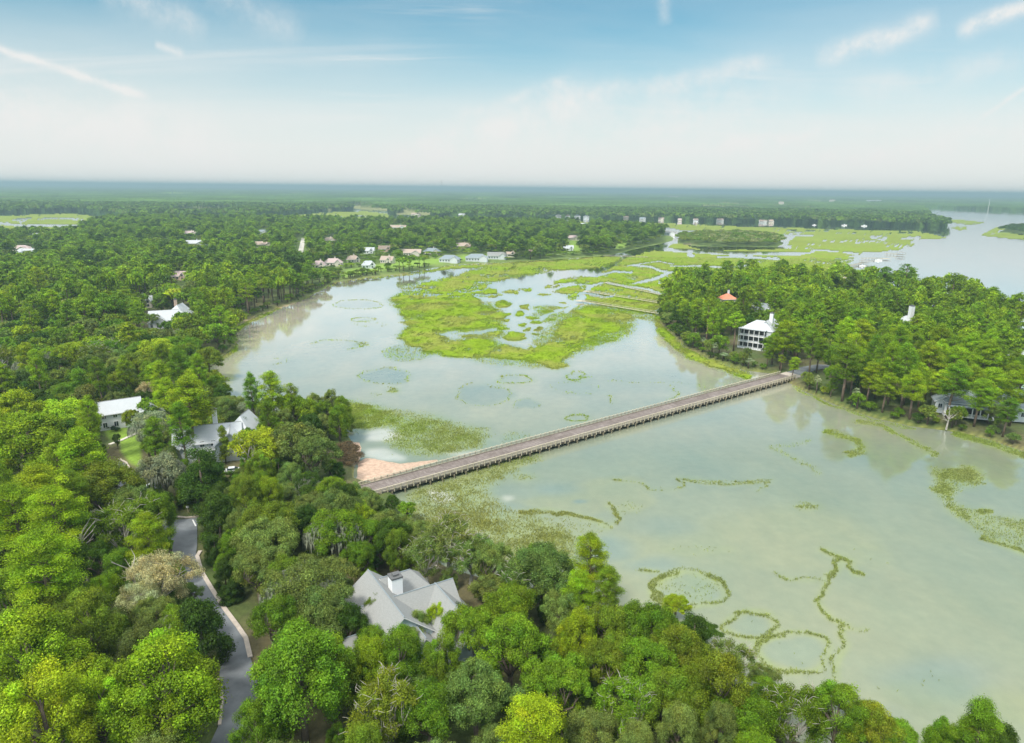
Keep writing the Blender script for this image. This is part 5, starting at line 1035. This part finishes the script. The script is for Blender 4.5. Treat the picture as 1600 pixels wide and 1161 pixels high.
def fill(mask, ya, yb, sp, chooser, smax=.80, inset=.75, lawn=True):
    n = 0; cand = []
    y = ya
    while y < yb:
        x = -smax*y-20
        while x < smax*y+20:
            cand.append((x+fr.uniform(-.5, .5)*sp, y+fr.uniform(-.5, .5)*sp)); x += sp
        y += sp
    fr.shuffle(cand); ca = np.array(cand); mk_ = lookup(mask, ca[:, 0], ca[:, 1]); rm_ = lookup(roadm, ca[:, 0], ca[:, 1]); lm_ = lookup(lawnm, ca[:, 0], ca[:, 1]); nn = fbm(ca[:, 0]/45, ca[:, 1]/45, 201, 3)
    for i, (x, y) in enumerate(cand):
        if mk_[i] < inset or rm_[i] > .12 or (lm_[i] > .3 and fr.random() > .06): continue
        c_ = chooser(x, y, float(nn[i]))
        if c_ is None: continue
        r_, h, k, tn = c_
        low_ = k == 'H' or chooser is c_under
        if (not under_free(x, y, r_) if low_ else not free(x, y, r_*1.05)) or near_house(x, y, r_*.35) or blocked(x, y, r_, h): continue
        TREES.append((x, y, r_, h, k, tn, False)); n += 1
        if low_: occ2.setdefault((int(x//8), int(y//8)), []).append((x, y, r_))
        else: occupy(x, y, r_*1.1)
    return n
ch = fr.choice
def c_near(x, y, n):
    if fr.random() < .22 and x < -60: return (fr.uniform(3.2, 4.6), fr.uniform(15, 20), 'P', ch(['lime', 'pine', 'green']))
    k = ch('OOOOBBMS'); r_ = fr.uniform(3.0, 5.0); return (r_, fr.uniform(7, 10.5) if k != 'B' else fr.uniform(8, 12), k, {'M': 'dark'}.get(k, ch(['dull', 'green', 'olive', 'dark', 'green', 'dull'])))
def c_under(x, y, n): return (fr.uniform(2.0, 3.0), fr.uniform(3.5, 6), ch('OBM'), ch(['dark', 'green', 'dull', 'green']))
def c_left(x, y, n):
    pn = .10 if y < 320 else (.75 if n > .47 else .3)
    if fr.random() < pn: return (fr.uniform(4.2, 6.6), fr.uniform(15, 25), ch('PPPQ'), ch(['pine', 'green', 'lime', 'pine']))
    k = ch('OOOOBSA' if y < 420 else 'OOOB'); r_ = fr.uniform(5.2, 8.6); return (r_, r_*1.05+fr.uniform(4.5, 7), k, ch(['green', 'green', 'dull', 'lime', 'olive', 'green', 'dull', 'dark', 'olive']+(['yellow'] if fr.random() < .1 else [])))
def c_mid(x, y, n):
    if n < .30 and y < 1000: return None
    if fr.random() < (.7 if n > .5 else .3): return (fr.uniform(4.5, 6.5), fr.uniform(15, 21), 'P', ch(['green', 'pine', 'dark', 'green']))
    r_ = fr.uniform(5.5, 9); return (r_, r_*1.0+fr.uniform(4, 6), 'O' if fr.random() < .7 else 'B', ch(['green', 'dull', 'dark', 'green', 'olive']))
def c_isl(x, y, n):
    e_ = float(lookup(islb, np.array([x]), np.array([y]))[0])
    if e_ < .72:
        k = ch('OOHOL') ; r_ = fr.uniform(2.6, 4.4); return (r_ if k != 'L' else 2, {'H': 3.6, 'L': 6.5}.get(k, r_*1.1+3.5), k, ch(['dull', 'green', 'dull', 'dark']) if k != 'L' else 'moss')
    if fr.random() < .66: return (fr.uniform(3.8, 6.0), fr.uniform(14, 24.5), ch('PPPQ'), ch(['lime', 'pine', 'pine', 'green', 'lime', 'pine']))
    r_ = fr.uniform(4, 6.2); return (r_, r_*1.2+fr.uniform(4.5, 8), ch('OOBO'), ch(['green', 'green', 'dark', 'dull', 'lime']))
islb = blur(pmask(ISLAND), 9, 6)
def c_ham(x, y, n): r_ = fr.uniform(4, 6.5); return (r_, r_+fr.uniform(3, 5), 'O', ch(['dull', 'moss', 'dull', 'green']) if y > 700 and x < 500 else 'dark')
cnt = [fill(mainm, 62, 240, 4.2, c_near, .95, .8), fill(mainm, 62, 230, 3.4, c_under, .9, .8), fill(mainm, 230, 470, 5.8, c_left, .95, .7), fill(mainm, 470, 1420, 6.5, c_mid, .85, .6), fill(islm, 160, 560, 4.0, c_isl, 1.0, .55), fill(hamm, 700, 1600, 6, c_ham, .9, .3)]
def c_shore(mk):
    def f_(x, y, n):
        e_ = float(lookup(mk, np.array([x]), np.array([y]))[0])
        if e_ > .80 or e_ < .30: return None
        r_ = fr.uniform(1.6, 3.0)
        return (r_, r_*1.35, 'H', ch(['dull', 'green', 'olive', 'dark', 'green'])) if fr.random() < .8 else (r_*1.1, r_*1.4+2.5, 'O', ch(['dull', 'green']))
    return f_
mainb = blur(pmask(MAINLAND), 8, 5)
cnt += [fill(islm, 160, 560, 2.6, c_shore(islb), 1.0, .35), fill(mainm, 225, 620, 2.8, c_shore(mainb), .7, .35)]
def c_bush(x, y, n): r_ = fr.uniform(2.4, 4.6); return (r_, r_*1.2, 'H', ch(['green', 'dull', 'lime', 'green', 'dark']))
cnt += [fill(mainm, 560, 1000, 7, c_bush, .45, .6)]
print('fill', cnt, 'total', len(TREES))
# labels: each tree is told apart by its look and by its place next to a landmark
LM = [('grey shingled house', P(620, 930, 5)), ('white gabled house', (HA[0], HA[1])), ('large white house by the bay', HB), ('pale metal roofed house', HC), ('three storey island house', HD), ('white porch house', HE), ('tall right edge house', HG), ('pinkish island house', P(1308, 425, 14)), ('orange tiled roof', P(1137, 459, 13)),
      ('near bridge end', L0+u*12), ('island bridge end', L1), ('head of the lane', at(285, 815)), ('lane stripe', at(300, 893)), ('bottom of the lane', at(372, 1110)), ('marsh dock landings', at(1042, 484)), ('lone island chimney', P(1417, 488, 15)),
      ('nearest grass ring', at(1075, 923)), ('pair of linked grass rings', at(1205, 1000)), ('marsh bank houses', at(720, 405)), ('pink house by the tree point', at(521, 415)), ('straight far street', at(468, 388)), ('brown sandbar in the bay', at(310, 580)), ('pink sand flat', at(575, 735)), ('bottom left corner', at(40, 1150)), ('bottom right corner', at(1560, 1150)), ('left edge', at(10, 780)), ('far left edge', at(10, 500)), ('pale roof at the far left', at(48, 399)), ('long white roof at left', at(304, 384)), ('right edge shore', at(1590, 690)), ('yellow green grass patch at right', at(1500, 760)), ('sandy bay shore', at(400, 500)), ('bottom middle', at(800, 1150)), ('buried woods house', at(100, 487)), ('sparse marsh tip', at(850, 860)), ('curved grass line', at(900, 805))]
LM = [(a, (float(b[0]), float(b[1])), proj(float(b[0]), float(b[1]), 1.0)) for a, b in LM]
ORD = ['nearest', 'second nearest', 'third nearest', 'fourth nearest', 'fifth nearest', 'sixth nearest', 'seventh nearest', 'eighth nearest', 'ninth nearest', 'tenth nearest', 'eleventh nearest', 'twelfth nearest', 'thirteenth nearest', 'fourteenth nearest', 'fifteenth nearest', 'sixteenth nearest', 'seventeenth nearest', 'eighteenth nearest', 'nineteenth nearest', 'twentieth nearest']
def relation(t, lm):
    x, y = proj(t[0], t[1], t[3]*.6); dx, dy = x-lm[2][0], y-lm[2][1]
    if abs(dx) > abs(dy)*1.3: return 'left of' if dx < 0 else 'right of'
    return 'behind' if dy < 0 else 'in front of'
def d2(t, lm): return math.hypot(t[0]-lm[1][0], t[1]-lm[1][1])
def vis(t):
    x, y = proj(t[0], t[1], t[3]*.7); rp = t[2]*F/math.hypot(t[0], t[1], CAMH); return -rp < x < 1600+rp and y-rp < 1161+rp*.6
TREES = [t for t in TREES if vis(t)]
TREES.sort(key=lambda t: -(t[2]/math.hypot(t[0], t[1], CAMH))-(10 if t[6] else 0))
LIM = {}; IND = []; REST = []
for t in TREES:
    c_ = KINDNAME[t[4]][1]; lim = {'oak tree': 300, 'pine tree': 300, 'tree': 280}.get(c_, 150)
    if LIM.get(c_, 0) < lim and (t[6] or math.hypot(t[0], t[1]) < 1000): LIM[c_] = LIM.get(c_, 0)+1; IND.append(t)
    else: REST.append(t)
print('individual', LIM, 'rest', len(REST))
lab = {}; ranks = {}
for i, t in enumerate(IND):
    j = min(range(len(LM)), key=lambda j: d2(t, LM[j])); lab[i] = (TONE[t[5]][0], KINDNAME[t[4]][2], relation(t, LM[j]), j)
for i, k in lab.items(): ranks.setdefault(k, []).append(i)
jit = random.Random(9)
for k, ids in ranks.items():
    ids.sort(key=lambda i: d2(IND[i], LM[k[3]]))
    for n_, i in enumerate(ids):
        t = IND[i]; kind = t[4]; dd = math.hypot(t[0], t[1], CAMH); lod = (-1 if dd < 185 else 0 if dd < 330 else 1) if kind != 'H' else 0
        var = jit.randrange(NV[kind]); cm_, tm_, mo, H, R_, q, c = proto(kind, var, lod if kind != 'L' else 0)
        nm, cat, word = KINDNAME[kind]; root = empty(nm, (t[0], t[1], .9), jit.uniform(0, 6.28)); s_ = t[2]/R_*.9; sz_ = t[3]/H; root.scale = (s_, s_, sz_)
        if n_ < len(ORD): lb_ = f'{k[0]} {k[1]}, {ORD[n_]} {k[2]} the {LM[k[3]][0]}'; lb_ = lb_ if len(lb_.split()) <= 16 else lb_.replace(' the ', ' '); tag(root, lb_, cat)
        else: tag(root, f'one of the {k[0]} {k[1]}s farther off {k[2]} {LM[k[3]][0]}', cat, f'{k[0]} {k[1]}s farther off {k[2]} the {LM[k[3]][0]}')
        if 'group' not in root: root['group'] = f'{word}s in the woods'
        b = TONE[t[5]][1]; f_ = jit.uniform(.78, 1.16); g_ = jit.uniform(.88, 1.14); kb = .6 if t[5] in ('lime', 'green', 'pine', 'dark', 'olive') else 1.0; col = (b[0]*f_*g_*(1.08 if kb < 1 else 1), b[1]*f_*1.03, b[2]*f_*kb, 1)
        for me in (cm_, tm_, mo):
            if me is None: continue
            o = bpy.data.objects.new(me.name.split('.')[0], me); COL.objects.link(o); o.parent = root
            if me is cm_: o.color = col
# remaining far trees, merged
def merge(sel, name, label):
    Q = []; Cc = []; T_ = []
    for t in sel:
        kind = t[4] if t[4] in 'OPB' else 'O'; dd = math.hypot(t[0], t[1], CAMH); lod = 1 if dd < 430 else 2
        cm_, tm_, mo, H, R_, q, c = proto(kind, jit.randrange(3), lod); a = jit.uniform(0, 6.28); s_ = t[2]/R_; sz_ = t[3]/H
        m_ = np.array([[math.cos(a)*s_, -math.sin(a)*s_, 0], [math.sin(a)*s_, math.cos(a)*s_, 0], [0, 0, sz_]]); Q.append((q@m_.T+np.array([t[0], t[1], .9])).astype(np.float32)); Cc.append(c.astype(np.float32))
        f_ = jit.uniform(.8, 1.2); T_.append(np.repeat((np.array(TONE[t[5]][1])*f_*np.array([1.08, 1.02, .7]))[None], len(q), 0).astype(np.float32))
        if dd < 700:
            w_ = .35; z = t[3]*.7; b = .9; x, y = t[0], t[1]
            tq = np.array([[[x-w_,y,b],[x+w_,y,b],[x+w_*.6,y,b+z],[x-w_*.6,y,b+z]], [[x,y-w_,b],[x,y+w_,b],[x,y+w_*.6,b+z],[x,y-w_*.6,b+z]]], np.float32); Q.append(tq); Cc.append(np.ones((2, 3), np.float32)); T_.append(np.repeat(np.array([[.13, .10, .075]], np.float32), 2, 0))
    if not Q: return
    m = qmesh(name, np.concatenate(Q), LEAFS, {'leaf': np.concatenate(Cc), 'tone': np.concatenate(T_)}); o = bpy.data.objects.new(name, m); COL.objects.link(o); tag(o, label, 'woods', kind='stuff'); print(name, len(m.polygons))
merge([t for t in REST if t[4] in 'PQ'], 'distant_pine_woods', 'pines beyond counting filling the farther neighbourhood and island')
merge([t for t in REST if t[4] not in 'PQ'], 'distant_broadleaf_woods', 'oaks and broadleaf trees filling the farther woods')
def belt(n, ya, yb):
    r = np.random.default_rng(5); y = np.sqrt(ya**2+(yb**2-ya**2)*r.random(n)); x = (r.random(n)*2-1)*.9*y; ok = (lookup(farf.astype(float), x, y) > .5) & ~((fbm(x/300, y/700, 88, 3) > .69) & (y > 1800)); x, y = x[ok], y[ok]
    for (fx_, fy_, fw_, *_r) in FARH:
        if fy_ < 330: continue
        hp = at(fx_, fy_+.5); hit = (np.abs(x/y-hp[0]/hp[1]) < (fw_*.5+3)/F) & (y > hp[1]-260) & (y < hp[1]+14); hit &= r.random(len(x)) < .5; x, y = x[~hit], y[~hit]
    n = len(x)
    k = 15; d = r.normal(size=(n, k, 3)); d[..., 2] = np.abs(d[..., 2])*.9-.15; d /= np.linalg.norm(d, axis=2)[..., None]; R_ = 4+3*r.random((n, 1, 1)); Hh = 11+8*fbm(x/120, y/160, 19, 3)[:, None, None]+3*r.random((n, 1, 1))
    p = d*R_*np.array([1, 1, .75]); p[..., 0] += x[:, None]; p[..., 1] += y[:, None]; p[..., 2] += Hh[..., 0]-R_[..., 0]*.75
    nr = d*.8+r.normal(size=d.shape)*.35; nr /= np.linalg.norm(nr, axis=2)[..., None]; a = np.cross(nr, r.normal(size=d.shape)); a /= np.linalg.norm(a, axis=2)[..., None]; b = np.cross(nr, a); s_ = R_*.62; a = a*s_; b = b*s_*.8
    q = np.stack([p-a, p-b, p+a, p+b], 2).reshape(-1, 4, 3); pal = np.array([TONE[t][1] for t in ('green', 'dull', 'dark', 'pine', 'dark', 'green')]); tone = np.repeat(pal[r.integers(0, 6, n)]*(.55+.5*r.random((n, 1))), k, 0); lf = np.repeat(.8+.4*r.random((n*k, 1)), 3, 1)
    m = qmesh('far_shore_woods', q.astype(np.float32), LEAFS, {'leaf': lf, 'tone': tone}); o = bpy.data.objects.new('far_shore_woods', m); COL.objects.link(o); tag(o, 'belt of small treetops along the far shore in front of the distant forest', 'woods', kind='stuff'); print('belt', len(q))
belt(52000, 1240, 2500)
# dead snags
def snag(x, y, z, h, label, seed):
    p = P(x, y, z); r = random.Random(seed); root = empty('dead_tree', (float(p[0]), float(p[1]), .9)); tag(root, label, 'dead tree'); mb = MB(); mb.tube([(0,0,0),(.2,.1,h*.5),(.1,-.2,h*.8)], [.32,.24,.15], 7); mb.build('trunk', PALEBARK, root)
    mb = MB()
    for i in range(9):
        t = r.uniform(0, 6.28); z0 = h*r.uniform(.5, .8); e = (math.cos(t)*r.uniform(1.5, 3.2), math.sin(t)*r.uniform(1, 3), z0+r.uniform(1, 3.5)); pt, ra = curve((.15,0,z0), e, .13, .04, .6, r); mb.tube(pt, ra, 5)
        t2 = t+r.uniform(-.8, .8); mb.tube([pt[3], (pt[3][0]+math.cos(t2), pt[3][1]+math.sin(t2), pt[3][2]+1.2)], [.06, .02], 4)
    mb.build('branches', PALEBARK, root)
snag(80, 825, 13, 15.5, 'bleached dead branches rising among the lime pines at left', 3); snag(125, 835, 12, 14, 'crooked bleached dead branch right of the other dead tree', 8); snag(205, 888, 9, 10.5, 'pale broken dead trunk beside the tan feathery tree', 5); snag(1480, 662, 3, 5, 'pale fallen looking snag on the island shore below the porch house', 6)
# hedge by the white gabled house
for (x, y, lb) in [(168, 668, 'clipped dark green bush at left of the white gabled house front'), (174, 671, 'clipped dark green bush in the middle of the white gabled house front'), (181, 674, 'clipped dark green bush at right of the white gabled house front')]:
    p = at(x, y); cm_, tm_, mo, H, R_, q, c = proto('H', 0, 0); root = empty('hedge_bush', (p[0], p[1], 1.1)); root.scale = (.55, .55, .45); tag(root, lb, 'bush', 'dark bushes along the white house')
    o = bpy.data.objects.new('crown', cm_); COL.objects.link(o); o.parent = root; o.color = (.03, .07, .02, 1); o = bpy.data.objects.new('stems', tm_); COL.objects.link(o); o.parent = root
# reddish brown brush on the bank by the sand flat
for i, (x, y) in enumerate([(508, 655), (522, 658), (538, 662), (512, 668), (528, 670), (540, 700), (548, 706), (536, 712), (552, 716), (545, 722)]):
    p = at(x, y); cm_, tm_, mo, H, R_, q, c = proto('H', i % 3, 0); root = empty('shrub', (p[0], p[1], .8), i*1.1); root.scale = (1.25, 1.25, .7); tag(root, f'low brown bronze shrub on the bank beside the pink sand flat, {ORD[9-i]} the bridge', 'shrub', 'brown shrubs on the bank by the pink sand flat')
    o = bpy.data.objects.new('crown', cm_); COL.objects.link(o); o.parent = root; o.color = (.13, .095, .05, 1); o = bpy.data.objects.new('stems', tm_); COL.objects.link(o); o.parent = root
# ------------------------------------------------------------------ haze
hz_ = MB(); hz_.box(-52000, 52000, -800, 60000, -2.3, 100.0); hm = bpy.data.materials.new('haze'); hm.use_nodes = True; t = hm.node_tree; t.nodes.clear(); o_ = t.nodes.new('ShaderNodeOutputMaterial'); pv = t.nodes.new('ShaderNodeVolumePrincipled')
pv.inputs['Color'].default_value = (.44, .61, .65, 1); pv.inputs['Density'].default_value = .00021; pv.inputs['Anisotropy'].default_value = 0.2; t.links.new(pv.outputs[0], o_.inputs['Volume'])
o = hz_.build('haze', hm); tag(o, 'thin pale blue summer haze over the marsh and woods', kind='stuff')
